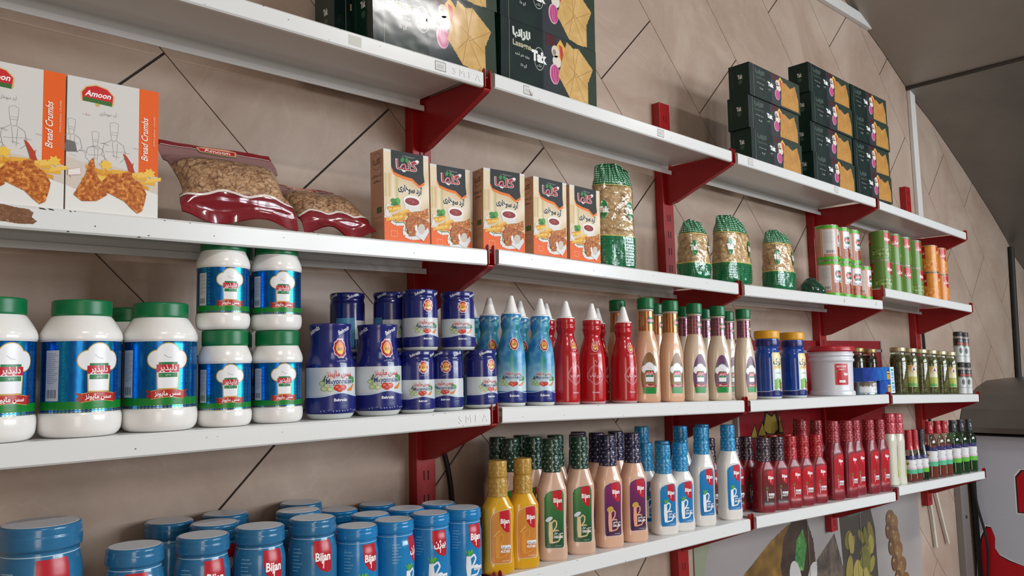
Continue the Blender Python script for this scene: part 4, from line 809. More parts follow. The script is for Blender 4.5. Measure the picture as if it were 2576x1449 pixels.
# cartons
def carton(key, name, w_, d_, h_, front, side, base, m=CARD, tops='e6e2dc'):
    r = tmpl(key, name); g = Geo(); g.box(-w_ / 2000, w_ / 2000, -d_ / 2000, d_ / 2000, 0, h_ / 1000, 0, lin(base)); g.build('carton', m, r, bevel=.0007)
    a = Art(L=400); front(a, w_, h_); a.build('front_print', flat(-d_ / 2), r, (m, FOIL), step=.03)
    if side: a = Art(L=400); side(a, d_, h_); a.build('side_print', flat(axis='x', x0=-w_ / 2), r, (m, FOIL), step=.03)
    return r
def amoon_front(a, w_, h):
    x0, x1 = -w_ / 2, w_ / 2; xo = x1 - 27; a.rect(x0, 0, x1, h, 'd8d3cf'); a.rect(xo, 52, x1, h, 'e8601a')
    a.l = 2; cx = x0 + 38
    P = [(cx - 20, h - 20), (cx - 14, h - 12), (cx - 2, h - 8), (cx + 12, h - 11), (cx + 20, h - 19), (cx + 19, h - 31), (cx - 19, h - 31)]
    a.poly([(cx + (p[0] - cx) * 1.1, h - 20 + (p[1] - h + 20) * 1.15) for p in P], 'd8b878'); a.poly(P, 'c9242a'); a.poly([(cx - 19, h - 32), (cx + 19, h - 34), (cx + 18, h - 28), (cx - 18, h - 26)], '3f6b35'); a.ell(cx, h - 35, 3, 2.4, 'c9b060'); a.text('Amoon', cx, h - 24, 8, 'ffffff', bold=.02, shear=.25, width=32)
    a.l = 2; a.text(fa('آرد سوخاری'), cx + 14, h - 48, 5, '6a6668', width=22); a.text(fa('ساده'), cx - 14, h - 52, 3.6, 'b04048', width=9)
    def chef(x, y, s, dark=0):
        K = '8b8888'; a.l = 2
        if dark: a.poly([(x - 9 * s, y - 18 * s), (x - 6 * s, y - 8 * s), (x + 5 * s, y - 10 * s), (x + 8 * s, y - 24 * s), (x - 7 * s, y - 26 * s)], '6f6c6c')
        a.line([(x - 4 * s, y + 8 * s), (x - 5 * s, y + 22 * s), (x, y + 24 * s), (x + 5 * s, y + 22 * s), (x + 4 * s, y + 8 * s), (x - 4 * s, y + 8 * s)], .5, K); a.line([(x - 4 * s, y + 11 * s), (x + 4 * s, y + 11 * s)], .4, K)
        a.line([(x - 3.5 * s, y + 8 * s), (x - 3 * s, y + 2 * s), (x, y), (x + 3 * s, y + 2 * s), (x + 3.5 * s, y + 8 * s)], .5, K)
        a.line([(x - 3 * s, y + 1 * s), (x - 11 * s, y - 4 * s), (x - 14 * s, y - 18 * s), (x - 8 * s, y - 24 * s)], .6, K); a.line([(x + 3 * s, y + 1 * s), (x + 11 * s, y - 4 * s), (x + 14 * s, y - 18 * s), (x + 7 * s, y - 25 * s)], .6, K)
        a.line([(x - 2 * s, y), (x, y - 20 * s)], .4, K); a.line([(x + 4 * s, y - 2 * s), (x + 3 * s, y - 22 * s)], .4, K); a.line([(x - 10 * s, y - 14 * s), (x + 9 * s, y - 12 * s)], .4, K)
    chef(x0 + 60, 103, 1.15); chef(x0 + 36, 92, .9); chef(x0 + 6, 104, .95, 1)
    for i in range(16): a.l = 2; y = 76 + (i * 7.3) % 22; x = x0 + 4 + (i * 13.7) % 84; a.line([(x, y), (x + 5, y + 2 * math.sin(i)), (x + 9, y - 2)], .45, '9a9696')
    a.l = 3; a.poly([(x0, 20), (x0, 74), (x0 + 20, 68), (x0 + 40, 70), (x1, 60), (x1, 30)], 'd3c6ba'); a.poly([(x0, 0), (x1, 0), (x1, 34), (x1 - 20, 40), (x0 + 10, 30), (x0, 34)], 'e6e3df')
    for i in range(20):
        x = x0 + 30 + (i * 8.3) % 86; y = 44 + (i * 5.1) % 20; t = .3 * math.sin(i * 2.1); c_ = ['e6ac3e', 'f0c35a', 'dd9a30'][i % 3]
        a.poly([(x - 11, y - 3 - 11 * t), (x + 11, y - 3 + 11 * t), (x + 11, y + 2.4 + 11 * t), (x - 11, y + 2.4 - 11 * t)], c_)
    for x, y in ((x0 + 50, 68), (x1 - 12, 64)): a.poly([(x + (9 if j % 2 else 5.5) * math.cos(j * math.pi / 7), y + (8 if j % 2 else 5) * math.sin(j * math.pi / 7)) for j in range(14)], 'f0c24c')
    a.blob([(x0 + 14, 30), (x0 + 10, 22), (x0 + 20, 14), (x0 + 38, 16), (x0 + 52, 26), (x0 + 48, 40), (x0 + 40, 48), (x0 + 36, 62), (x0 + 34, 76), (x0 + 29, 70), (x0 + 24, 50)], '9c4a14', 'd9863a', .8, .22, 1.0, 1.5, hi='e9a25a')
    a.blob([(x0 + 46, 32), (x0 + 44, 42), (x0 + 54, 56), (x0 + 70, 58), (x0 + 80, 64), (x0 + 86, 76), (x0 + 84, 56), (x0 + 98, 46), (x0 + 104, 34), (x0 + 102, 22), (x0 + 98, 8), (x0 + 92, 4), (x0 + 84, 10), (x0 + 74, 20), (x0 + 60, 26)], '9c4a14', 'dc8a3c', .8, .2, 6.0, 1.5, hi='eaa65e')
    a.poly([(x0 + 77, 84), (x0 + 84, 74), (x0 + 88, 62), (x0 + 80, 62), (x0 + 78, 70), (x0 + 72, 88)], 'b5402a')
    a.poly([(x0 + 2, 56), (x0 + 18, 60), (x0 + 19, 50), (x0 + 8, 48), (x0 + 6, 44), (x0 + 5, 48), (x0 + 2, 47)], 'd8b0a8'); a.poly([(x0 + 3, 55), (x0 + 17, 59), (x0 + 18, 51), (x0 + 3, 48)], 'e8e4e0')
    a.text('Bread Crumbs', xo + 12, 112, 9.0, 'f6e8e0', rot=math.pi / 2, bold=.015, shear=.3, width=62); a.text('SIMPLE BREAD CRUMBS', xo + 22, 126, 2.4, 'f2c4ac', rot=math.pi / 2, width=44)
carton('crumb_white', 'breadcrumb_carton', 120, 55, 186, amoon_front, None, 'd4c8c0')
def golha_front(a, w_, h):
    x0, x1 = -w_ / 2, w_ / 2
    def bg(x, y):
        c = mixc((214, 190, 150), (238, 224, 200), .5 + .9 * nz(x, y, .03, 3))
        if x < x0 + 34 and 78 < y < 122: c = mixc(c, [(170, 160, 70), (205, 140, 70), (235, 225, 200)][int((x - x0) / 8) % 3], .6 * max(0, 1 - abs((x - x0) % 8 - 4) / 4))
        return c
    a.paint(x0, 0, x1, h, 2.5, bg); a.l = 2; a.rect(x0, 0, x1, 40, 'ec6418'); a.l = 2; a.rect(x0, h - 5, x1, h, 'dcdad6'); 
    ed = [(x0 + 16, h)] + [(x0 + 16, h - 30)] + [(x0 + 22, h - 40), (x0 + 42, h - 45), (x0 + 62, h - 47), (x0 + 78, h - 58), (x0 + 90, h - 50), (x1 - 12, h - 36), (x1 - 12, h)]
    a.poly([(x, y if y > h - 2 else y - 5.5) for x, y in ed], 'e8761c'); a.poly(ed, '18181a')
    a.text(fa('گلها'), 1, h - 33, 17, 'e8e0e0', bold=.04, width=47); a.text(fa('گلها'), 1, h - 33, 17, 'b5202a', bold=.012, width=46)
    for rt in (-.5, .5): a.ell(-4 + rt * 10, h - 15, 5, 3.6, '2f8a40', rot=rt + math.pi / 4 * (1 if rt > 0 else -1) * 2)
    l6 = a.l; a.ell(24, h - 14, 4, 3, 'ece6e4'); a.l = l6; a.text(fa('سبزیجات'), 4, h - 9, 3, 'b9b9b9', width=26)
    a.l = l6; a.text(fa('آرد سوخاری'), 7, 92, 11, '1d1b1c', bold=.045, width=52, halo='efe9e0', hb=.05, rot=-.06)
    a.l = l6 + 3; a.poly([(-8, 76), (30, 76), (26, 52), (-2, 52)], 'e3dfdb'); a.ell(11, 76, 20, 10, 'f0edea'); a.ell(11, 75, 16, 7, '8e2a26'); a.line([(4, 76), (9, 79), (15, 75), (10, 73)], 1, 'c06a60')
    for i in range(6): a.ell(x0 + 20 + (i * 5) % 15, 64 + (i * 7) % 13, 6, 4.5, ['3f8a34', '2c6f2c', '5aa348'][i % 3], rot=i)
    a.poly([(x0, 44), (x0 + 5, 66), (x0 + 22, 62), (x0 + 10, 42)], 'dedad5')
    a.line([(x0 + 14, 36), (x0 + 24, 31), (x0 + 40, 33), (x0 + 47, 30), (x0 + 42, 20), (x0 + 44, 12), (x0 + 58, 8), (x0 + 78, 11), (x0 + 88, 20)], 8, 'e4e2de'); a.line([(x0 + 14, 38), (x0 + 24, 33), (x0 + 40, 35), (x0 + 47, 31), (x0 + 44, 20), (x0 + 58, 12), (x0 + 78, 15)], 1.8, '3a7a48')
    for i in range(18): x = x0 + 12 + (i * 7.7) % 36; y = 38 + (i * 4.3) % 24; t = .35 + .15 * math.sin(i * 2.3); a.poly([(x - 9, y - 2 - 9 * t), (x + 9, y - 2 + 9 * t), (x + 9, y + 2.4 + 9 * t), (x - 9, y + 2.4 - 9 * t)], ['e2a83a', 'efc558', 'd8982c'][i % 3])
    a.blob([(x0 + 46, 52), (x0 + 62, 56), (x0 + 84, 60), (x1 - 4, 66), (x1 - 3, 48), (x1 - 14, 42), (x0 + 60, 40)], '9a4c18', 'd98c3c', .8, .25, 2, 1.5, hi='ecae62')
    a.blob([(x0 + 44, 30), (x0 + 50, 44), (x0 + 62, 50), (x0 + 80, 46), (x1 - 4, 42), (x1 - 4, 22), (x1 - 16, 16), (x0 + 64, 12), (x0 + 52, 10), (x0 + 50, 20)], '8f4212', 'c97a30', .8, .25, 9, 1.5, hi='e09a50')
    a.poly([(x0 + 66, 14), (x0 + 84, 4), (x1 - 3, 22), (x1 - 5, 30), (x1 - 12, 24), (x0 + 70, 24)], 'dfe0e2'); a.ell(x1 - 20, 26, 8, 10, 'cfc2b4', rot=-.3); a.ell(x0 + 68, 27, 3, 6, 'ecebea')
    a.l = 6; a.line([(x0 + 14, 8), (x0 + 14, 18), (x0 + 27, 18), (x0 + 27, 8), (x0 + 14, 8)], .8, 'f2b088')
def golha_side(a, d, h):
    a.rect(-d / 2, 0, d / 2, h, 'c59a7e'); l0 = a.l; a.ell(0, h - 20, 16, 16, '9a7460'); a.ell(0, h - 20, 14.5, 14.5, 'c59a7e'); a.text(fa('گلها'), 0, h - 25, 9, '6d4f42', bold=.04, width=22); a.l = l0; a.text(fa('آرد سوخاری'), 0, h - 48, 5, '4a352e', bold=.03, width=30); a.l = l0; a.text(fa('سوخاری'), 0, h - 58, 5, '3f2e28', bold=.03, width=22)
    for i in range(10): a.l = l0; a.rect(-16, h - 64 - 4 * i, 14 + 3 * math.sin(i * 2), h - 65 - 4 * i, 'b08468')
    a.l = l0; a.rect(-2, 50, 14, 61, '5a7040')
    for i in range(12): a.l = l0; a.rect(-17 + 2.9 * i, 20 + (i % 3) * 2, -16 + 2.9 * i, 34, 'a88470')
    a.l = l0; a.rect(-14, 42, 16, 43, '9a7460')
carton('crumb_orange', 'breadcrumb_carton', 100, 42, 165, golha_front, golha_side, 'c8a68c')
def lasagna_front(a, w_, h):
    x0, x1 = -w_ / 2, w_ / 2; s = h / 138; cx = w_ / 300
    a.paint(x0, 0, x1, h, 6, lambda x, y: mixc((14, 26, 27), (20, 44, 38), .4 + nz(x, y, .02)) if x < x0 + .42 * w_ else mixc((50, 54, 62), (44, 58, 46), (x - x0 - .42 * w_) / (.5 * w_)))
    a.l = 2; a.rect(x0 + 24 * cx, 0, x0 + 24.8 * cx, h, '8a9a84'); a.l = 2; a.poly([(x0 + .44 * w_, h), (x0 + .56 * w_, h), (x0 + .56 * w_, h - 24 * s), (x0 + .44 * w_, h - 28 * s)], '4a2228')
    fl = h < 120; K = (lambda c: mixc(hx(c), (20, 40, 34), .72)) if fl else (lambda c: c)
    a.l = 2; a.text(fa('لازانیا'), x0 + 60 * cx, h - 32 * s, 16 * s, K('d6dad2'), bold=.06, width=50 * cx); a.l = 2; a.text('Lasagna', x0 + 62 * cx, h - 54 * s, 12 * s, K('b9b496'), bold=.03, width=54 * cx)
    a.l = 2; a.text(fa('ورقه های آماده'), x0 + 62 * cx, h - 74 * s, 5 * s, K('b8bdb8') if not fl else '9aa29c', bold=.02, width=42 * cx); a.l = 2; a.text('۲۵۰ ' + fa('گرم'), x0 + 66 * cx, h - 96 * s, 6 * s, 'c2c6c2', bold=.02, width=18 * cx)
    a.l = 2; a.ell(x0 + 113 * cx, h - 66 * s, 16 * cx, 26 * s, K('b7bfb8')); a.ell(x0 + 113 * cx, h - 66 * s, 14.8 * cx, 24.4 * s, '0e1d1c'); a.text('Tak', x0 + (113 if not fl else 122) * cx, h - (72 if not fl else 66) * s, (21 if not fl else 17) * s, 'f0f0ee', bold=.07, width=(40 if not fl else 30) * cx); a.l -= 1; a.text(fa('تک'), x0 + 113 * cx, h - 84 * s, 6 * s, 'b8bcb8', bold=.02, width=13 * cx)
    X = lambda u: x0 + u * w_; Y = lambda v: v * h; a.l = 4
    a.poly([(X(.565), Y(.62)), (X(.56), Y(.85)), (X(.60), Y(.97)), (X(.65), Y(.86)), (X(.68), Y(.55))], 'dfb04a'); a.l = 5; a.poly([(X(.585), Y(.88)), (X(.62), Y(.86)), (X(.65), Y(.55)), (X(.63), Y(.5)), (X(.60), Y(.66))], 'bd4538')
    a.l = 6; a.ell(X(.545), Y(.74), .04 * w_, .10 * h, 'd9cbbd'); a.ell(X(.535), Y(.72), .018 * w_, .05 * h, '97847a'); a.l = 6; a.ell(X(.56), Y(.58), .045 * w_, .10 * h, 'e0d6c9')
    a.l = 7; a.ell(X(.535), Y(.36), .052 * w_, .17 * h, 'd9a3b8'); a.ell(X(.54), Y(.36), .044 * w_, .15 * h, 'b9487f'); a.line([(X(.52), Y(.47)), (X(.525), Y(.3)), (X(.55), Y(.2))], 1.2 * s, 'd890b2'); a.line([(X(.545), Y(.48)), (X(.545), Y(.3)), (X(.56), Y(.2))], 1 * s, 'd890b2')
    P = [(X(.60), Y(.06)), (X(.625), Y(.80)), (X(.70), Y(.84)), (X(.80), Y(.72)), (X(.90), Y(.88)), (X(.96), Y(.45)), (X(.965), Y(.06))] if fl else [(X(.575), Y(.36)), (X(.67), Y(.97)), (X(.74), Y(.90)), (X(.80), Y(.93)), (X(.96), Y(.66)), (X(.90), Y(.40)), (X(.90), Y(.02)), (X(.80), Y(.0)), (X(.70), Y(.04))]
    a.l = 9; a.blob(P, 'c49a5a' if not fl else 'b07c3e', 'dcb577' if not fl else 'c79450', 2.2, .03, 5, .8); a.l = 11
    for p, q in (((.74, .90), (.755, .45)), ((.80, .93), (.70, .08)), ((.96, .66), (.76, .42)), ((.69, .60), (.90, .30)), ((.66, .25), (.78, .50)), ((.755, .45), (.86, .05))): a.l = 11; a.line([(X(p[0]), Y(p[1])), (X(q[0]), Y(q[1]))], 1.1 * s, '9a7038')
def lasagna_side(a, d, h):
    a.paint(-d / 2, 0, d / 2, h, 5, lambda x, y: (18, 44, 36) if (int(x / 5) + int(y / 5)) % 2 else (22, 52, 42)); a.l = 2; a.text('Tak', 4, h * .55, 12, 'd8d8d4', bold=.06, width=15); a.l = 2; a.ell(4, h * .45, 7, 7, '3f5a48'); a.line([(-d / 3, h * .3), (-d / 3, h * .8)], 1, '4a5a38')
carton('lasagna_large', 'lasagna_carton', 298, 70, 138, lasagna_front, lasagna_side, '141c1a', m=GLOSSCARD)
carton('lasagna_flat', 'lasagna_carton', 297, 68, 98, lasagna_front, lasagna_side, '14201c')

# bags
PASTA = pieces('pasta_shapes', 'd6b27e', 'f0d3a4', '9a7040', 62, 1.0, .5)
SEEDS = pieces('soya_granules', 'c8a07a', 'e8c8a4', '8a6242', 105, 1.2, .75)
GREENF = mat('green_gingham_film', '157043', rough=.16, coat=.6, bump=(55, .8, 'noise'))
def pasta_bag(key, H, W, Dp, z1, z2, seed):
    r = tmpl(key, 'pasta_bag'); random.seed(seed)
    P = [(0, W * .86, Dp * .86, 3.4), (5, W, Dp, 3.2), (z1, W * 1.02, Dp, 3), ((z1 + z2) / 2, W * .98, Dp * .97, 2.8), (z2, W * .97, Dp * .92, 2.6), (z2 + (H - z2) * .4, W * .93, Dp * .66, 2.2), (z2 + (H - z2) * .75, W * .86, Dp * .3, 2), (H * .985, W * .82, 5, 2), (H, W * .76, 2.4, 2)]
    b = Body(P, smooth=12, seg=72, wob=3.2); b.top = (z2, H, seed)
    b.mesh('pasta', PASTA, r, zr=(z1 - 8, z2 + 8), inset=2.2, capb=False, capt=False)
    b.mesh('bottom_film', GREENF, r, zr=(0, z1 + 1), capt=False)
    F = b; 
    b.mesh('top_film', GREENF, r, zr=(z2 - 1, 999)); b.mesh('clear_window', film('crinkled_film', (250, 248, 244), gloss=.07, bumpscale=42, bumpst=1.0, rough=.12), r, zr=(z1 - 2, z2 + 2), capb=False, capt=False)
    a = Art(L=4); c = 2 * math.pi * W
    n = int((H - z2) / 6)
    for j in range(n):
        for i in range(int(c / 7)): a.l = 1; x, y = -c / 2 + 7 * i, z2 + 5 + 6 * j; a.rect(x, y, x + 3.6, y + 3.2, 'b9d8c4')
    for i in range(60): a.l = 1; x = -c / 2 + c * i / 60; a.rect(x, z1 - 1.6, x + c / 60, z1 + .4, 'd6c264'); a.l = 1; a.rect(x, z2 - .8, x + c / 60, z2 + 1, 'd6c264')
    for i in range(int(c / 7)):
        for j in range(int(z1 / 7) - 1): a.l = 1; x, y = -c / 2 + 7 * i, 3 + 7 * j; a.rect(x, y, x + 2.8, y + 3.4, '0b5a34')
    mz = (z1 + z2) / 2; e = min(1, (z2 - z1) / 80)
    for xx in (-W * .62, W * .62):
        a.l = 3; a.ell(xx, mz, 13 * e, 24 * e, 'cfc9a0'); a.ell(xx, mz, 12 * e, 23 * e, '127a40'); a.rect(xx - 17 * e, mz - 7 * e, xx + 17 * e, mz + 7 * e, '8a8368'); a.text('Tak', xx, mz - 6.5 * e, 13 * e, 'f0efe8', bold=.07, width=31 * e); a.l = 1
    a.build('film_print', b.wrap(W), r, base=.7, mats=(mat('film_ink', attr=True, rough=.25, coat=.4), FOIL)); return r
pasta_bag('pasta_tall', 256, 52, 27, 78, 200, 3); pasta_bag('pasta_small', 158, 44, 34, 42, 118, 5); pasta_bag('pasta_mid', 192, 66, 34, 58, 142, 8); pasta_bag('pasta_mid2', 182, 54, 33, 56, 138, 11)

def granule_bag(key, W, L, T, seed):
    """soft pillow bag; u across, v from the front seal to the back seal"""
    r = tmpl(key, 'granule_bag'); nu, nv = 40, 56
    def S(u, v, side, off=0):
        edge = (max(0, 1 - abs(2 * u - 1) ** 4)) ** .6; vv = (v - .10) / .68; prof = (max(0, math.sin(math.pi * max(0, min(1, vv)))) ** .55) if 0 < vv < 1 else 0
        t = T * edge * prof * .5; x = (u - .5) * W * (1 + .05 * math.sin(v * 7 + seed) - (.06 if .25 < v < .7 else 0)); y = v * L
        wv = (noise.noise(Vector((u * 3.1, v * 3.3, seed))) * 5 + noise.noise(Vector((u * 9, v * 8, seed + 3))) * 2.2) * (1 if prof > 0 else .8)
        fold = 9 * max(0, (.13 - v) / .13) * math.sin(u * 9 + seed) - (max(0, .09 - v) * 60)
        return Vector((x, y, (t + .9 if side > 0 else -t * .25) + wv * (.6 if side > 0 else .15) + fold + off)) * .001
    def part(name, v0, v1, m, off, both=True, parent=r):
        g = Geo(); n = max(3, int(nv * (v1 - v0)))
        for side in ((1, -1) if both else (1,)):
            V = [S(i / nu, v0 + (v1 - v0) * j / n, side, off if side > 0 else 0) for j in range(n + 1) for i in range(nu + 1)]
            F = [(j * (nu + 1) + i, j * (nu + 1) + i + 1, (j + 1) * (nu + 1) + i + 1, (j + 1) * (nu + 1) + i) for j in range(n) for i in range(nu)]
            if side < 0: F = [f[::-1] for f in F]
            g.add(V, F)
        return g.build(name, m, parent, smooth=True, angle=70)
    part('granules', .17, .66, SEEDS, 0)
    part('bottom_film', 0, .19, mat('maroon_film', '7d1622', rough=.14, coat=.6, bump=(30, .6, 'noise')), .6)
    part('hazy_film', .62, .93, mat('mauve_film', '8f6a68', rough=.3, coat=.3, bump=(25, .5, 'noise')), .4)
    part('top_seal', .93, 1.0, mat('maroon_film'), .7)
    part('clear_window', .18, .64, film('bag_film', (252, 246, 242), gloss=.035, bumpscale=30, bumpst=.8, rough=.14), 1.2, both=False)
    a = Art(L=4); a.line([(-W * .5 + W * i / 24, L * (.185 + .018 * math.sin(i * .7 + seed))) for i in range(25)], 3.2, 'e0d2cc'); l0 = a.l
    a.l = 1; a.line([(-W * .48 + W * .96 * i / 20, L * .93) for i in range(21)], 1.6, 'd8bcb8'); a.l = 2
    a.poly([(-30, L * .90), (30, L * .90), (33, L * .965), (20, L * .985), (-20, L * .985), (-33, L * .965)], 'd6a07c'); a.poly([(-28, L * .91), (28, L * .91), (30, L * .96), (-30, L * .96)], 'b5262a'); a.text('Amoon', 0, L * .918, 8, 'f2e4e0', bold=.02, width=42); a.line([(-30, L * .895), (0, L * .885), (30, L * .895)], 1.6, '7a8a5a')
    a.build('film_print', lambda u, v, off: S(u / W + .5, v / L, 1, 1.6 + off), r, mats=(mat('film_ink'), FOIL)); return r
granule_bag('granule_a', 186, 178, 62, 2.0); granule_bag('granule_b', 146, 165, 48, 5.0)
def green_bundle():
    r = tmpl('flat_bag', 'pasta_bag'); b = Body([(0, 40, 30, 2.6), (3, 48, 36, 2.8), (22, 44, 34, 2.4), (38, 30, 24, 2), (50, 16, 14, 2), (54, 4, 4, 2)], smooth=8, seg=56, wob=6); b.mesh('green_film', mat('dark_green_film', '0b3d2a', rough=.12, coat=.7, bump=(60, 1.0, 'noise')), r)
green_bundle()

# ------------------------------------------------------------------ stocking the shelves
def place(key, s, x, y, label, cat, group=None, dz=0.0, spin=0.0, hw=0.0, zabs=None, tilt=None, rx=0.0):
    tm = TEMPL[key]
    if tm[1]: r = dup(tm[0])
    else: r = tm[0]; tm[1] = True
    z = max(zs(s, x), zs(s, x - hw), zs(s, x + hw)) if hw else zs(s, x)
    if zabs is not None: z = zabs
    r.location = (x, y, z + dz + .0003)
    th = -math.atan(slope(s, x)) if tilt is None else tilt
    r.rotation_euler = (Matrix.Rotation(th, 3, 'Y') @ Matrix.Rotation(spin, 3, 'Z') @ Matrix.Rotation(rx, 3, 'X')).to_euler()
    if group is None:
        if 'group' in r: del r['group']
    else: r['group'] = group
    r['label'] = label; r['category'] = cat
    return r
rs = random.Random(11)
sp = lambda a=.12: rs.uniform(-a, a)
MJ = 'white mayonnaise jars with green lids'
place('mayo_large', 'C', -.8265, -.2045, 'large white mayonnaise jar with green lid, cut by the left edge', 'jar', MJ, spin=.1)
place('mayo_large', 'C', -.7205, -.2045, 'large white mayonnaise jar whose barcode panel shows, second from the left', 'jar', MJ, spin=.04)
place('mayo_large', 'C', -.614, -.2045, 'large white mayonnaise jar touching the stacked smaller jars', 'jar', MJ, spin=-.28)
place('mayo_large', 'C', -.622, -.090, 'large white mayonnaise jar standing behind, only its green lid and shoulder showing', 'jar', MJ)
for x, y, dz, lb in ((-.519, -.2115, 0, 'lower left of the four stacked white mayonnaise jars'), (-.432, -.2115, 0, 'lower right of the four stacked white mayonnaise jars, beside the navy jar'),
                     (-.523, -.2115, .1462, 'upper left of the four stacked white mayonnaise jars, right under the shelf'), (-.434, -.2115, .1462, 'upper right of the four stacked white mayonnaise jars'),
                     (-.472, -.124, 0, 'small white mayonnaise jar behind the lower stacked pair, lid edge showing'), (-.472, -.124, .1462, 'small white mayonnaise jar behind the upper stacked pair, lid edge showing')):
    place('mayo_small', 'C', x, y, lb, 'jar', MJ, dz=dz, spin=-.33 + sp(.07))
NJ = 'navy sleeved mayonnaise jars'
place('blue_jar_large', 'C', -.335, -.2105, 'big navy mayonnaise jar beside the white jars', 'jar', NJ, spin=-.54)
place('blue_jar_large', 'C', -.239, -.2105, 'big navy mayonnaise jar right of its twin, light blue side showing', 'jar', NJ, spin=-.6)
for x, y, dz, spn, lb in ((-.161, -.2195, 0, -.68, 'small navy jar in the lower row, next to the big navy jars'), (-.0930, -.2195, 0, -1.1, 'middle small navy jar of the lower front row'), (-.007, -.2195, 0, -.42, 'small navy jar at the end of the lower row, beside the blue squeeze bottles'),
                     (-.168, -.150, 0, 0, 'small navy jar hidden in the second row under the leftmost front upper jar'), (-.240, -.118, 0, 0, 'small navy jar hidden in the second row behind the big navy jar'),
                     (-.172, -.1535, .1122, .15, 'small navy jar on the upper tier, directly behind the right-hand big navy jar'), (-.236, -.104, .1122, 1.1, 'small navy jar on the upper tier turned to its plain teal side'),
                     (-.153, -.2215, .1122, -.6, 'small navy jar on the upper front tier, in the middle'), (-.062, -.2195, .1122, -.8, 'small navy jar on the upper front tier, nearest the blue squeeze bottles')):
    place('blue_jar_small', 'C', x, y, lb, 'jar', NJ, dz=dz, spin=spn, hw=.033)
SB = 'squeeze bottles with white cone spouts'
for x, y, lb in ((.071, -.2215, 'light blue squeeze bottle in front, right beside the navy jars'), (.155, -.2215, 'light blue squeeze bottle in front, next to the red ones'), (.068, -.157, 'light blue squeeze bottle in the second row behind the first one'),
                 (.158, -.155, 'light blue squeeze bottle in the second row behind the one next to the red ones'), (.073, -.092, 'light blue squeeze bottle deepest in the shade near the wall')):
    place('squeeze_blue', 'C', x, y, lb, 'squeeze bottle', SB, spin=-.92 + sp(.06))
for x, y, q, lb in ((.233, -.2215, -.34, 'red ketchup squeeze bottle touching the blue ones, badge at its edge'), (.318, -.2215, -.87, 'red ketchup squeeze bottle, middle one of the front three'), (.429, -.2215, -.5, 'red ketchup squeeze bottle beside the first dressing bottle'),
                    (.238, -.156, 0, 'red ketchup squeeze bottle behind the last blue one'), (.412, -.155, 0, 'red ketchup squeeze bottle in the second row behind the third front one')):
    place('squeeze_red', 'C', x, y, lb, 'squeeze bottle', SB, spin=q - .1)
DB = 'green capped dressing bottles'
for i, (x, y, kd, lb) in enumerate(((.511, -.2245, 'brown', 'dressing bottle with brown oval label, first of the front row'), (.609, -.2245, 'brown', 'dressing bottle with brown oval label, second of the front row, peachier sauce'), (.712, -.2245, 'purple', 'dressing bottle with purple checked label, next to the brown labelled ones'),
                    (.820, -.2245, 'purple', 'dressing bottle with purple checked label, middle of the three purple ones in front'), (.948, -.2245, 'purple', 'dressing bottle with purple checked label standing apart by the blue yellow-lidded jars'),
                    (.500, -.145, 'brown', 'copper necked dressing bottle far behind the last red squeeze bottle'), (.648, -.150, 'brown', 'copper necked dressing bottle behind the two brown labelled ones'), (.766, -.150, 'purple', 'purple necked dressing bottle behind the first purple labelled one'),
                    (.868, -.150, 'purple', 'purple necked dressing bottle behind the middle purple labelled one'), (.985, -.150, 'purple', 'purple necked dressing bottle behind the gap before the last one'))):
    place('dressing_' + kd, 'C', x, y, lb, 'bottle', DB, spin=[-.62, -.28, -.4, -.62, -.18][i % 5] if y < -.2 else -.3)
place('tabarok', 'C', 1.088, -.2140, 'blue jar with yellow lid, left of the pair', 'jar', 'blue jars with yellow lids', spin=-.77)
place('tabarok', 'C', 1.235, -.2140, 'blue jar with yellow lid, right of the pair beside the white bucket', 'jar', 'blue jars with yellow lids', spin=-.72)
place('bucket', 'C', 1.555, -.178, 'white plastic bucket of ketchup with red lid and red sticker', 'bucket', spin=-1.2)
place('tin', 'C', 1.712, -.213, 'small silver fish tin with white label under the blue carton', 'tin')
zt_ = zs('C', 1.76) - .0002
place('tuna_short', 'C', 1.833, -.212, 'blue and white tuna carton, lower one beside the small tin', 'carton', 'blue tuna cartons', zabs=zt_, tilt=0)
place('tuna_long', 'C', 1.7700, -.212, 'blue and white tuna carton lying on top of the tin and the lower carton', 'carton', 'blue tuna cartons', zabs=zt_ + .0462, tilt=0)
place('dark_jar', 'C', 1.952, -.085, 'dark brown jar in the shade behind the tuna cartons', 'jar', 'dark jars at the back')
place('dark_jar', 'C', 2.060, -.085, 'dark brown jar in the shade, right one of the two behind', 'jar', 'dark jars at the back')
for i, x in enumerate((2.003, 2.105, 2.205, 2.305, 2.405, 2.505)):
    place('pickle_labelled' if i % 2 else 'pickle_plain', 'C', x, -.2150, 'glass jar of green pickles, %s from the tuna cartons, %s' % (['first', 'second', 'third', 'fourth', 'fifth', 'sixth'][i], 'with green and orange label' if i % 2 else 'its label turned away'), 'pickle jar', 'glass pickle jars', spin=-1.0)
for x, dz, lb in ((2.585, 0, 'small white labelled seasoning jar, lower left beside the pickles'), (2.650, 0, 'small white labelled seasoning jar, lower right at the shelf end'), (2.583, .1282, 'small black capped seasoning jar, upper left of the stack of four'), (2.648, .1282, 'small black capped seasoning jar, upper right of the stack of four')):
    place('spice', 'C', x, -.2300, lb, 'seasoning jar', 'black capped seasoning jars', dz=dz, spin=-1.0)

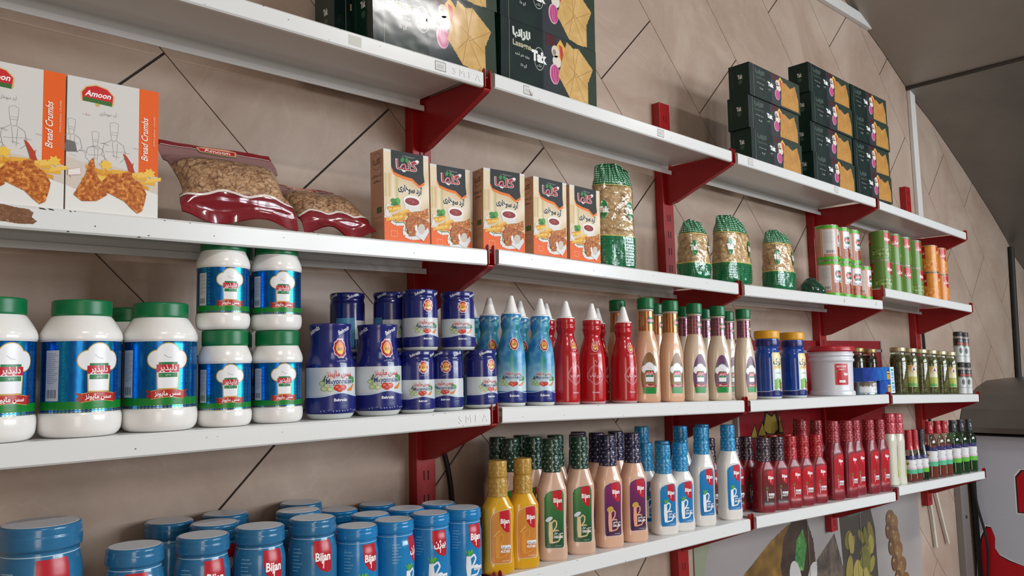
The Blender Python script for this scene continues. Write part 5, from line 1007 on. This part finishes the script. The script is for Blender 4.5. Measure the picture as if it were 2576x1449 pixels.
BJ = 'blue jars with white lid discs'
place('disc_big', 'D', -.760, -.185, 'largest blue jar with white lid disc, standing alone at the left edge', 'jar', BJ, spin=-.25)
for x, y, lb, q in ((-.645, -.205, 'mid-sized blue jar, nearest the largest jar in the front row', -.58), (-.548, -.205, 'mid-sized blue jar, second of the four bigger ones in front', -.26), (-.458, -.205, 'mid-sized blue jar, third of the four bigger ones in front', -.23), (-.365, -.203, 'mid-sized blue jar, last of the four bigger ones in front', -.41),
                 (-.495, -.120, 'mid-sized blue jar in the second row between the first two pairs', 0), (-.345, -.118, 'mid-sized blue jar in the second row behind the last bigger front one', 0),
                 (-.540, -.046, 'mid-sized blue jar at the wall, leftmost dark lid', 0), (-.445, -.046, 'mid-sized blue jar at the wall, middle dark lid', 0), (-.300, -.0435, 'mid-sized blue jar at the wall, rightmost dark lid of the three', 0)):
    place('disc_mid', 'D', x, y if y > -.1 else y + .0, lb, 'jar', BJ, spin=q)
for i, (x, y, lb, q) in enumerate(((-.2835, -.2085, 'small blue jar in front, first of the four smaller ones', -.21), (-.2075, -.2085, 'small blue jar in front, second of the four smaller ones, turned to its plain side', .26), (-.124, -.205, 'small blue jar in front, third of the four smaller ones, script logo', -.5), (-.048, -.2055, 'small blue jar in front, last one beside the mustard', -.28),
                 (-.205, -.130, 'small blue jar in the second row, left of three', 0), (-.124, -.1285, 'small blue jar in the second row, middle of three', 0), (-.046, -.128, 'small blue jar in the second row, right of three by the red upright', 0),
                 (-.218, -.0400, 'small blue jar at the wall, left of the pair with dull lids', 0), (-.132, -.0400, 'small blue jar at the wall, right of the pair with dull lids', 0))):
    place('disc_fa' if i in (1, 2) else 'disc_small', 'D', x, y, lb, 'jar', BJ, spin=q)
place('mustard', 'D', .024, -.2245, 'yellow mustard bottle beside the blue jars', 'bottle', 'yellow mustard bottles', spin=-.42, hw=.03)
place('mustard', 'D', .092, -.2245, 'yellow mustard bottle beside the first green labelled dressing', 'bottle', 'yellow mustard bottles', spin=-.36)
def row(key, items, cat, grp, q=-.4, sa=.05):
    for x, y, lb in items: place(key, 'D', x, y, lb, cat, grp, spin=q + sp(sa))
row('green_tall', ((.181, -.2185, 'dressing bottle with green label, left of the front pair'), (.268, -.2185, 'dressing bottle with green label, right of the front pair'), (.128, -.150, 'dark green necked bottle in the second row above the first mustard'), (.196, -.150, 'dark green necked bottle in the second row between mustard and green label'), (.264, -.150, 'dark green necked bottle behind the front green pair'),
     (.140, -.095, 'dark green necked bottle nearest the wall, leftmost'), (.212, -.095, 'dark green necked bottle nearest the wall, second one')), 'bottle', 'dark green necked dressing bottles', -.55)
row('purple_tall', ((.362, -.2185, 'dressing bottle with purple label, left of the front pair'), (.450, -.2185, 'dressing bottle with purple label, right of the front pair, beside the white bottles'), (.336, -.150, 'purple necked bottle in the second row beside the green ones'), (.404, -.150, 'purple necked bottle in the second row, middle'), (.472, -.150, 'purple necked bottle in the second row behind the right front one'), (.400, -.095, 'purple necked bottle nearest the wall')), 'bottle', 'purple necked dressing bottles')
row('white_short', ((.566, -.2185, 'short white sauce bottle with blue neck, first of the front row'), (.636, -.2185, 'short white sauce bottle with blue neck, second of the front row'), (.585, -.150, 'short white sauce bottle in the second row by the purple necks'), (.655, -.150, 'short white sauce bottle in the second row, cap between the front two')), 'bottle', 'white bottles with blue necks')
row('white_tall', ((.728, -.2185, 'tall white sauce bottle with blue neck beside the short ones'), (.852, -.2185, 'tall white sauce bottle with blue neck beside the red sign'), (.735, -.150, 'tall white sauce bottle behind, left of the front tall one'), (.835, -.150, 'tall white sauce bottle in the second row between the tall front ones'), (.655, -.085, 'tall white sauce bottle far back above the short ones, in shade')), 'bottle', 'white bottles with blue necks')
row('ketchup_dark', ((1.022, -.2185, 'short ketchup bottle with black neck in front, left one'), (1.098, -.2185, 'short ketchup bottle with black neck in front, right one'), (.965, -.160, 'short ketchup bottle with black neck behind the tall white bottle'), (1.040, -.155, 'short ketchup bottle with black neck in the second row, between the front two'), (.900, -.125, 'short ketchup bottle with black neck deep between the white bottles')), 'bottle', 'ketchup bottles')
row('ketchup_short', ((1.172, -.2185, 'short ketchup bottle with red neck, first of the front three'), (1.246, -.2185, 'short ketchup bottle with red neck, second of the front three'), (1.328, -.2185, 'short ketchup bottle with red neck, third of the front three'), (1.190, -.150, 'short ketchup bottle with red neck behind the black necked ones'), (1.275, -.150, 'short ketchup bottle with red neck in the second row, right one')), 'bottle', 'ketchup bottles')
row('ketchup_tall', ((1.443, -.2185, 'tall ketchup bottle, first of the tall front row'), (1.540, -.2185, 'tall ketchup bottle, second of the tall front row'), (1.626, -.2050, 'tall ketchup bottle set back from the tall front row'), (1.706, -.2165, 'tall ketchup bottle, fourth of the tall group'), (1.789, -.2165, 'tall ketchup bottle at the end of the group, beside the ivory bottles'),
     (1.372, -.150, 'tall ketchup bottle in the second row above the short ones, left'), (1.470, -.150, 'tall ketchup bottle in the second row above the short ones, right'), (1.500, -.075, 'tall ketchup bottle at the back before the red sign')), 'bottle', 'ketchup bottles', -.25)
place('cream', 'D', 1.872, -.2185, 'ivory sauce bottle with rose neck, left of the pair', 'bottle', 'ivory bottles with rose necks', hw=.03)
place('cream', 'D', 1.938, -.2185, 'ivory sauce bottle with rose neck and lime side label, right of the pair', 'bottle', 'ivory bottles with rose necks')
for k, x, lb, c in (('vinegar_brown_s', 2.030, 'small brown vinegar bottle next to the ivory bottles', 'vinegar bottle'), ('vinegar_brown_s', 2.085, 'small brown vinegar bottle, second one', 'vinegar bottle'), ('lime_green_s', 2.145, 'small green lime juice bottle between the brown ones', 'juice bottle'),
                 ('vinegar_brown', 2.225, 'large brown vinegar bottle, first of three', 'vinegar bottle'), ('vinegar_brown', 2.308, 'large brown vinegar bottle, middle of three', 'vinegar bottle'), ('vinegar_brown', 2.375, 'large brown vinegar bottle, third, touching the green ones', 'vinegar bottle'),
                 ('lime_green', 2.470, 'large green lime juice bottle, first of three', 'juice bottle'), ('lime_green', 2.558, 'large green lime juice bottle, middle of three', 'juice bottle'), ('lime_green', 2.652, 'large green lime juice bottle at the very end of the shelf', 'juice bottle')):
    place(k, 'D', x, -.2200, lb, c, 'vinegar and lime juice bottles', spin=-.7)

place('crumb_white', 'B', -.8195, -.2225, 'tall white and orange breadcrumb carton cut by the left edge', 'carton', 'white and orange breadcrumb cartons')
place('crumb_white', 'B', -.6975, -.2225, 'tall white and orange breadcrumb carton beside the granule bags', 'carton', 'white and orange breadcrumb cartons')
place('granule_a', 'B', -.5040, -.2440, 'clear bag of tan granules with maroon ends, leaning back, left and larger looking', 'bag', 'maroon ended granule bags', dz=.013, rx=math.radians(50))
place('granule_b', 'B', -.3280, -.2420, 'clear bag of tan granules with maroon ends, slumped lower behind the first', 'bag', 'maroon ended granule bags', dz=.012, spin=.06, rx=math.radians(35))
for x, y, q, lb in ((-.199, -.2290, 0, 'orange and black breadcrumb carton, first from the left'), (-.0660, -.1900, 0, 'orange and black breadcrumb carton set a little further back, second'), (.046, -.2230, -.16, 'orange and black breadcrumb carton over the bracket, third, turned slightly'), (.1690, -.2290, 0, 'orange and black breadcrumb carton, fourth'), (.2790, -.2290, 0, 'orange and black breadcrumb carton, fifth, beside the tall pasta bag')):
    place('crumb_orange', 'B', x, y, lb, 'carton', 'orange and black breadcrumb cartons', spin=q, hw=.05)
PB_ = 'green gingham pasta bags'
place('pasta_tall', 'B', .428, -.2050, 'tall crumpled green pasta bag right of the orange cartons', 'bag', PB_, spin=-.4)
place('pasta_small', 'B', .742, -.2150, 'short green pasta bag right of the red upright', 'bag', PB_, spin=-.1)
place('pasta_mid', 'B', .925, -.2150, 'widest green pasta bag standing over the bracket', 'bag', PB_, spin=-.05, hw=.06)
place('pasta_mid2', 'B', 1.178, -.2150, 'green pasta bag with strong wrinkles, third of the short ones', 'bag', PB_, spin=-.15)
place('flat_bag', 'B', 1.375, -.2150, 'dark green bag slumped flat beside the pink bean cans', 'bag', PB_)
for i, (x, dz, q) in enumerate(((1.534, 0, .0), (1.612, 0, .0), (1.690, 0, -.25), (1.768, 0, .25), (1.536, .1192, .55), (1.615, .1192, .0), (1.693, .1192, .1))):
    place('can_bean', 'B', x, -.2000, ['lower row of bean cans, first from the pasta bags', 'lower row of bean cans, second', 'lower row of bean cans, third', 'lower row of bean cans, last at the step in the shelf', 'upper row of bean cans, first, its back label showing', 'upper row of bean cans, second', 'upper row of bean cans, third and last'][i], 'can', 'bean cans with lime green rims', dz=dz, spin=q - .35)
for i, (x, dz, q) in enumerate(((1.945, 0, -.2), (2.038, 0, 1.9), (2.132, 0, 1.6), (2.235, 0, -.1), (1.947, .1102, -.35), (2.040, .1102, 1.5), (2.134, .1102, 1.7), (2.237, .1102, 1.8))):
    place('can_pea', 'B', x, -.2000, '%s green can in the %s row of pea cans' % (['first', 'second', 'third', 'last'][i % 4], 'lower' if i < 4 else 'upper'), 'can', 'green pea cans', dz=dz, spin=q)
place('can_pea', 'B', 1.900, -.110, 'green can in shade behind the first lower pea can', 'can', 'green pea cans')
place('can_pea', 'B', 1.900, -.110, 'green can in shade behind the first upper pea can', 'can', 'green pea cans', dz=.1102)
for i, (x, dz, q) in enumerate(((2.405, 0, .1), (2.500, 0, 1.7), (2.405, .1112, .1), (2.500, .1112, 1.5))):
    place('can_corn', 'B', x, -.2000, ['lower left orange can by the peas', 'lower right orange can at the shelf end', 'upper left orange can by the peas', 'upper right orange can at the shelf end'][i], 'can', 'orange cans', dz=dz, spin=q)
for i, (x, y, dz, lb) in enumerate(((-.1145, -.2060, 0, 'big glossy green lasagna carton left of the bracket, lower one'), (-.1100, -.2060, .1385, 'big glossy green lasagna carton left of the bracket, upper one cut by the frame'), (.1955, -.2060, 0, 'big glossy green lasagna carton right of the bracket, lower one'), (.1970, -.2060, .1385, 'big glossy green lasagna carton right of the bracket, upper one cut by the frame'), (-.1500, -.1330, 0, 'dark lasagna carton behind the left big one, end panel showing'))):
    if i in (0, 1, 4): place('lasagna_large', 'A', x, y, lb, 'carton', 'big lasagna cartons', zabs=ZL[('A', 0)][1] + .0005 - .0012, tilt=-.0165 if i != 4 else -.0165, dz=dz + .0035)
    else: place('lasagna_large', 'A', x, y, lb, 'carton', 'big lasagna cartons', dz=dz)
ordn = ['bottom', 'second', 'third', 'top']
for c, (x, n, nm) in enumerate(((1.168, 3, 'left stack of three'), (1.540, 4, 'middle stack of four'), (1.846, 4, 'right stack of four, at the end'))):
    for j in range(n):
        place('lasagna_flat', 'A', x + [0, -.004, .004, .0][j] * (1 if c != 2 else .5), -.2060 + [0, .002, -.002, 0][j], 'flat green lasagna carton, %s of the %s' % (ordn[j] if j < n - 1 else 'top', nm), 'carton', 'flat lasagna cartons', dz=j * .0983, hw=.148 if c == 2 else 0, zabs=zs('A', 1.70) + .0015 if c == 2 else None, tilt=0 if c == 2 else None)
for k, tm in TEMPL.items():
    if not tm[1]: print('UNUSED TEMPLATE', k)

# ------------------------------------------------------------------ wall signs, hood, machine, cables
def wall_sign():
    t = empty('wall_sign', 'dark red wall sign with mustard yellow lettering behind the ketchup bottles', 'sign', None, (1.79, -.0, .36))
    g = Geo(); g.box(-.55, .555, -.012, 0, -.19, .213); g.build('panel', mat('sign_red', '8d1620', rough=.3), t)
    g = Geo(); 
    for b in ((-.556, -.546, -.016, 0, -.19, .19), (.549, .559, -.016, 0, -.19, .213), (-.556, .559, -.016, 0, .168, .178)): g.box(*b)
    g.build('frame', mat('sign_frame', 'a9a3a2', rough=.4, metal=.5), t)
    a = Art(L=900)
    for P in ([(-478, -104), (-436, -104), (-448, -66)], [(-430, -98), (-400, -60), (-380, -104)], [(-395, -82), (-372, -30), (-340, -44), (-318, -34), (-300, -84), (-330, -100), (-370, -96)], [(-296, -98), (-290, -38), (-272, -98)], [(-372, -14), (-356, 4), (-340, -12)]):
        cx = sum(p[0] for p in P) / len(P); cy = sum(p[1] for p in P) / len(P); a.l = 1; a.poly([(cx + (p[0] - cx) * 1.35, cy + (p[1] - cy) * 1.3) for p in P], '2c1c1a')
    for P in ([(-478, -104), (-436, -104), (-448, -66)], [(-430, -98), (-400, -60), (-380, -104)], [(-395, -82), (-372, -30), (-340, -44), (-318, -34), (-300, -84), (-330, -100), (-370, -96)], [(-296, -98), (-290, -38), (-272, -98)], [(-372, -14), (-356, 4), (-340, -12)]): a.l = 3; a.poly(P, 'a08a3a')
    a.build('lettering', flat(-12), t, (CARD,))
wall_sign()
def banner():
    # printed vinyl on the wall under the bottom shelf: melon slice, leaves, garlic, a jar of peppers, onions on a string
    g = Geo(); X0, X1, Z1, Z0 = .985, 2.64, .02, -.75; cx = (X0 + X1) / 2
    t = empty('wall_banner', 'printed food banner on the wall below the bottom shelf', 'banner', None, (cx, 0, -.3))
    g.box(X0 - cx, X1 - cx, -.004, 0, Z0 + .3, Z1 + .3); g.build('vinyl', mat('banner_vinyl', '98918e', rough=.4), t)
    U = lambda x: (x - cx) * 1000; V = lambda z: (z + .3) * 1000; a = Art(L=900)
    a.paint(U(X0), V(Z0), U(X1), V(Z1), 14, lambda x, y: mixc((150, 143, 141), (168, 160, 158), .5 + nz(x, y, .004)))
    a.poly([(U(X0), V(Z1)), (U(1.02), V(Z1)), (U(1.09), V(Z1)), (U(1.02), V(-.15)), (U(X0), V(-.3))], '93977f')
    a.l = 2; a.blob([(U(1.18), V(-.34)), (U(1.23), V(-.17)), (U(1.42), V(-.085)), (U(1.535), V(-.05)), (U(1.62), V(-.08)), (U(1.66), V(-.15)), (U(1.60), V(-.34)), (U(1.4), V(-.6)), (U(1.2), V(-.6))], '6b4c22', '8f6c2c', 4, .012, 2, 1.4, hi='a87a34')
    a.blob([(U(1.50), V(-.09)), (U(1.56), V(-.04)), (U(1.66), V(-.05)), (U(1.70), V(-.13)), (U(1.72), V(-.3)), (U(1.60), V(-.5)), (U(1.50), V(-.3)), (U(1.47), V(-.18))], '3a2a22', '4f3a28', 4, .02, 5)
    a.blob([(U(1.56), V(-.20)), (U(1.585), V(-.11)), (U(1.63), V(-.08)), (U(1.65), V(-.14)), (U(1.62), V(-.22))], '2f6a34', '5a9a4a', 2.5, .05, 3, hi='86b56e')
    a.ell(U(1.565), V(-.235), 38, 62, 'c9c4c0', rot=.25); a.ell(U(1.69), V(-.255), 42, 55, 'c4bfbb', rot=-.4); a.blob([(U(1.72), V(-.2)), (U(1.86), V(-.13)), (U(1.93), V(-.3)), (U(1.8), V(-.5)), (U(1.7), V(-.4))], '6b5f52', '4a3f38', 4, .02, 8)
    a.l = 6; a.poly([(U(1.90), V(-.04)), (U(2.0), V(-.01)), (U(2.14), V(-.01)), (U(2.17), V(-.08)), (U(2.20), V(-.16)), (U(2.21), V(-.6)), (U(1.93), V(-.6)), (U(1.91), V(-.16))], '474038'); a.l = 7; a.poly([(U(1.96), V(-.05)), (U(2.12), V(-.05)), (U(2.1), V(-.09)), (U(1.98), V(-.09))], '4a5a50')
    rr = random.Random(5)
    for i in range(44): x, y = U(1.94 + rr.random() * .24), V(-.17 - rr.random() * .40); a.ell(x, y, 14 + rr.random() * 18, 30 + rr.random() * 28, ['8f8040', '7c7038', 'a0904e', '6b6a30'][i % 4], rot=rr.uniform(-1, 1), n=14)
    for i in range(15): x, y = U(2.345 + .035 * math.sin(i * 2.2) + i * .006), V(-.145 - i * .022); a.ell(x, y, 42 - i % 3 * 6, 34, ['7c5a3c', '8a6a44', '6b4c32'][i % 3], n=16); a.ell(x - 10, y + 10, 9, 7, 'a08462', n=10)
    for xx in (1.66, 2.07): a.rect(U(xx), V(Z0), U(xx) + 3, V(Z1), '7b736c')
    a.build('print', flat(-4), t, (mat('banner_print', attr=True, rough=.4),), step=.04)
banner()
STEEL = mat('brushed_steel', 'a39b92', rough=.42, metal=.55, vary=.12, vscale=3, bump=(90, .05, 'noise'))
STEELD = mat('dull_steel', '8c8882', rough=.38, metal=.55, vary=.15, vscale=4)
def extrude(name, P, y0, y1, m, parent=None, thick=.012):
    n = len(P); N = []
    for i in range(n):
        a, b = P[max(i - 1, 0)], P[min(i + 1, n - 1)]; d = math.hypot(b[0] - a[0], b[1] - a[1]); N.append((-(b[1] - a[1]) / d, (b[0] - a[0]) / d))
    V = []
    for y in (y0, y1): V += [(x, y, z) for x, z in P] + [(x + u * thick, y, z + v * thick) for (x, z), (u, v) in zip(P, N)]
    m_ = 2 * n; F = []
    for i in range(n - 1):
        F += [(i, i + 1, i + 1 + m_, i + m_), (n + i, n + i + m_, n + i + 1 + m_, n + i + 1), (i, n + i, n + i + 1, i + 1), (i + m_, i + 1 + m_, n + i + 1 + m_, n + i + m_)]
    F += [(0, m_, n + m_, n), (n - 1, 2 * n - 1, 2 * n - 1 + m_, n - 1 + m_)]
    return mesh_obj(name, V, F, m, parent, smooth=True, angle=25)
hood = empty('exhaust_duct', 'large grey sheet metal exhaust duct sloping down at the upper right', 'duct', None, (2.85, 0, 1.77))
sh = lambda P: [(x - 2.85, z - 1.77) for x, z in P]
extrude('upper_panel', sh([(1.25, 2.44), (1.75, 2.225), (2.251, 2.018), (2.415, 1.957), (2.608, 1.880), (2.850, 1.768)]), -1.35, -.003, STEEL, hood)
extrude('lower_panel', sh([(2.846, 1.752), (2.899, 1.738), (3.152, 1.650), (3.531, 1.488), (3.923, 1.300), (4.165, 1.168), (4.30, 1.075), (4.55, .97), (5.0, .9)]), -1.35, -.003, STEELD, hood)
g = Geo(); g.tube([(0, -1.35, -.006), (0, -.003, -.006)], .009, 8); g.build('seam', mat('seam_dark', '3a322c', rough=.7), hood, smooth=True)
h2 = empty('steel_hood', 'low dark stainless hood at the right edge above the white machine', 'hood', None, (3.2, 0, .14))
extrude('canopy', [(0, .0), (.002, .02), (.06, .10), (.16, .150), (.30, .195), (.45, .222), (.8, .226), (1.6, .226)], -1.4, -.004, mat('smoked_steel', '6a6764', rough=.32, metal=.6, vary=.2, vscale=4), h2)
g = Geo(); g.box(0, 1.6, -1.4, -.004, .0, .012); g.build('rim', mat('rim_steel', '9a9692', rough=.3, metal=.7), h2, bevel=.002)
mc = empty('white_machine', 'white cabinet with a red curved emblem under the steel hood', 'machine', None, (3.25, 0, -1.05))
g = Geo(); g.box(.004, 1.3, -1.3, -.03, 0, 1.172); g.build('cabinet', mat('cabinet_white', 'c3c6d2', rough=.35), mc, bevel=.004)
g = Geo(); g.box(-.004, .004, -.040, -.020, 0, 1.172); g.build('edge_strip', mat('black_rubber', '151515', rough=.6), mc)
a = Art(L=900)   # emblem on the side: u runs towards the wall negative
def side(u, v, off): return Vector((4 - off, -u, v)) * .001
S1 = [(24, 500), (30, 600), (48, 690), (72, 742), (92, 740), (104, 700), (100, 650), (120, 615), (160, 596), (215, 586), (330, 580), (330, 400), (24, 400)]
a.poly([(cx_ * 1.0 + (cx_ - 150) * .09, y + (12 if y > 590 else 0)) for cx_, y in S1], 'e6e6ea'); a.poly([(x + (x - 150) * .05, y + (6 if y > 590 else 0)) for x, y in S1], '2a2a2e'); a.poly(S1, 'b81622')
S2 = [(212, 830), (214, 985), (240, 1018), (300, 1020), (330, 1000), (330, 830)]
a.l = 1; a.poly([(x - 12, y + (10 if y > 900 else -10)) for x, y in S2], 'e6e6ea'); a.poly([(x - 6, y + (5 if y > 900 else -5)) for x, y in S2], '2a2a2e'); a.poly(S2, 'b81622')
a.build('emblem', side, mc, (CARD,), base=.3)
g = Geo(); g.box(3.075, 3.165, -.03, 0, -1.0, .08); o = g.build('metal_post', mat('post_grey', '8c8683', rough=.5, metal=.3), bevel=.002); tag(o, 'grey metal post on the wall left of the white machine', 'post')
g = Geo(); g.tube([(3.12, -.033, -.245), (3.12, -.028, -.245)], .008, 10); s_ = g.build('bolt', mat('seam_dark'), o, smooth=True)
BLK = mat('black_cable', '17171a', rough=.5)
def cable(pts, r, lb, cat='cable'):
    g = Geo(); P = []
    for i in range(len(pts) - 1):
        p0, p1, p2, p3 = (Vector(pts[max(i - 1, 0)]), Vector(pts[i]), Vector(pts[i + 1]), Vector(pts[min(i + 2, len(pts) - 1)]))
        for t in range(6):
            t /= 6; P.append(.5 * ((2 * p1) + (-p0 + p2) * t + (2 * p0 - 5 * p1 + 4 * p2 - p3) * t * t + (-p0 + 3 * p1 - 3 * p2 + p3) * t ** 3))
    P.append(Vector(pts[-1])); g.tube(P, r, 8); o = g.build('power_cable', BLK, smooth=True); tag(o, lb, cat); return o
cable([(.050, -.010, .42), (.061, -.008, .337), (.075, -.007, .284), (.085, -.007, .213), (.09, -.007, .05), (.085, -.007, -.3)], .0058, 'black cable on the wall right of the first red upright')
cable([(2.822, -.008, .62), (2.826, -.008, .54), (2.826, -.008, .4), (2.83, -.008, .1)], .006, 'black cable down the wall behind the seasoning jars')
cable([(3.16, -.04, .06), (3.19, -.045, -.05), (3.215, -.05, -.2), (3.235, -.075, -.4), (3.238, -.05, -.7), (3.235, -.05, -1.0)], .006, 'thin black cable along the edge of the white machine')
for pts, lb in (([(2.735, -.012, -.08), (2.765, -.012, -.20), (2.785, -.012, -.33)], 'thin white stick hanging straight under the bottom shelf end'), ([(2.815, -.012, -.08), (2.87, -.012, -.21), (2.925, -.012, -.335)], 'thin white stick hanging aslant near the grey post')):
    g = Geo(); g.tube(pts, .0075, 6); o = g.build('hanging_stick', mat('stick_white', 'd8d0c4', rough=.5), smooth=True); tag(o, lb, 'stick', 'white sticks under the shelf end')
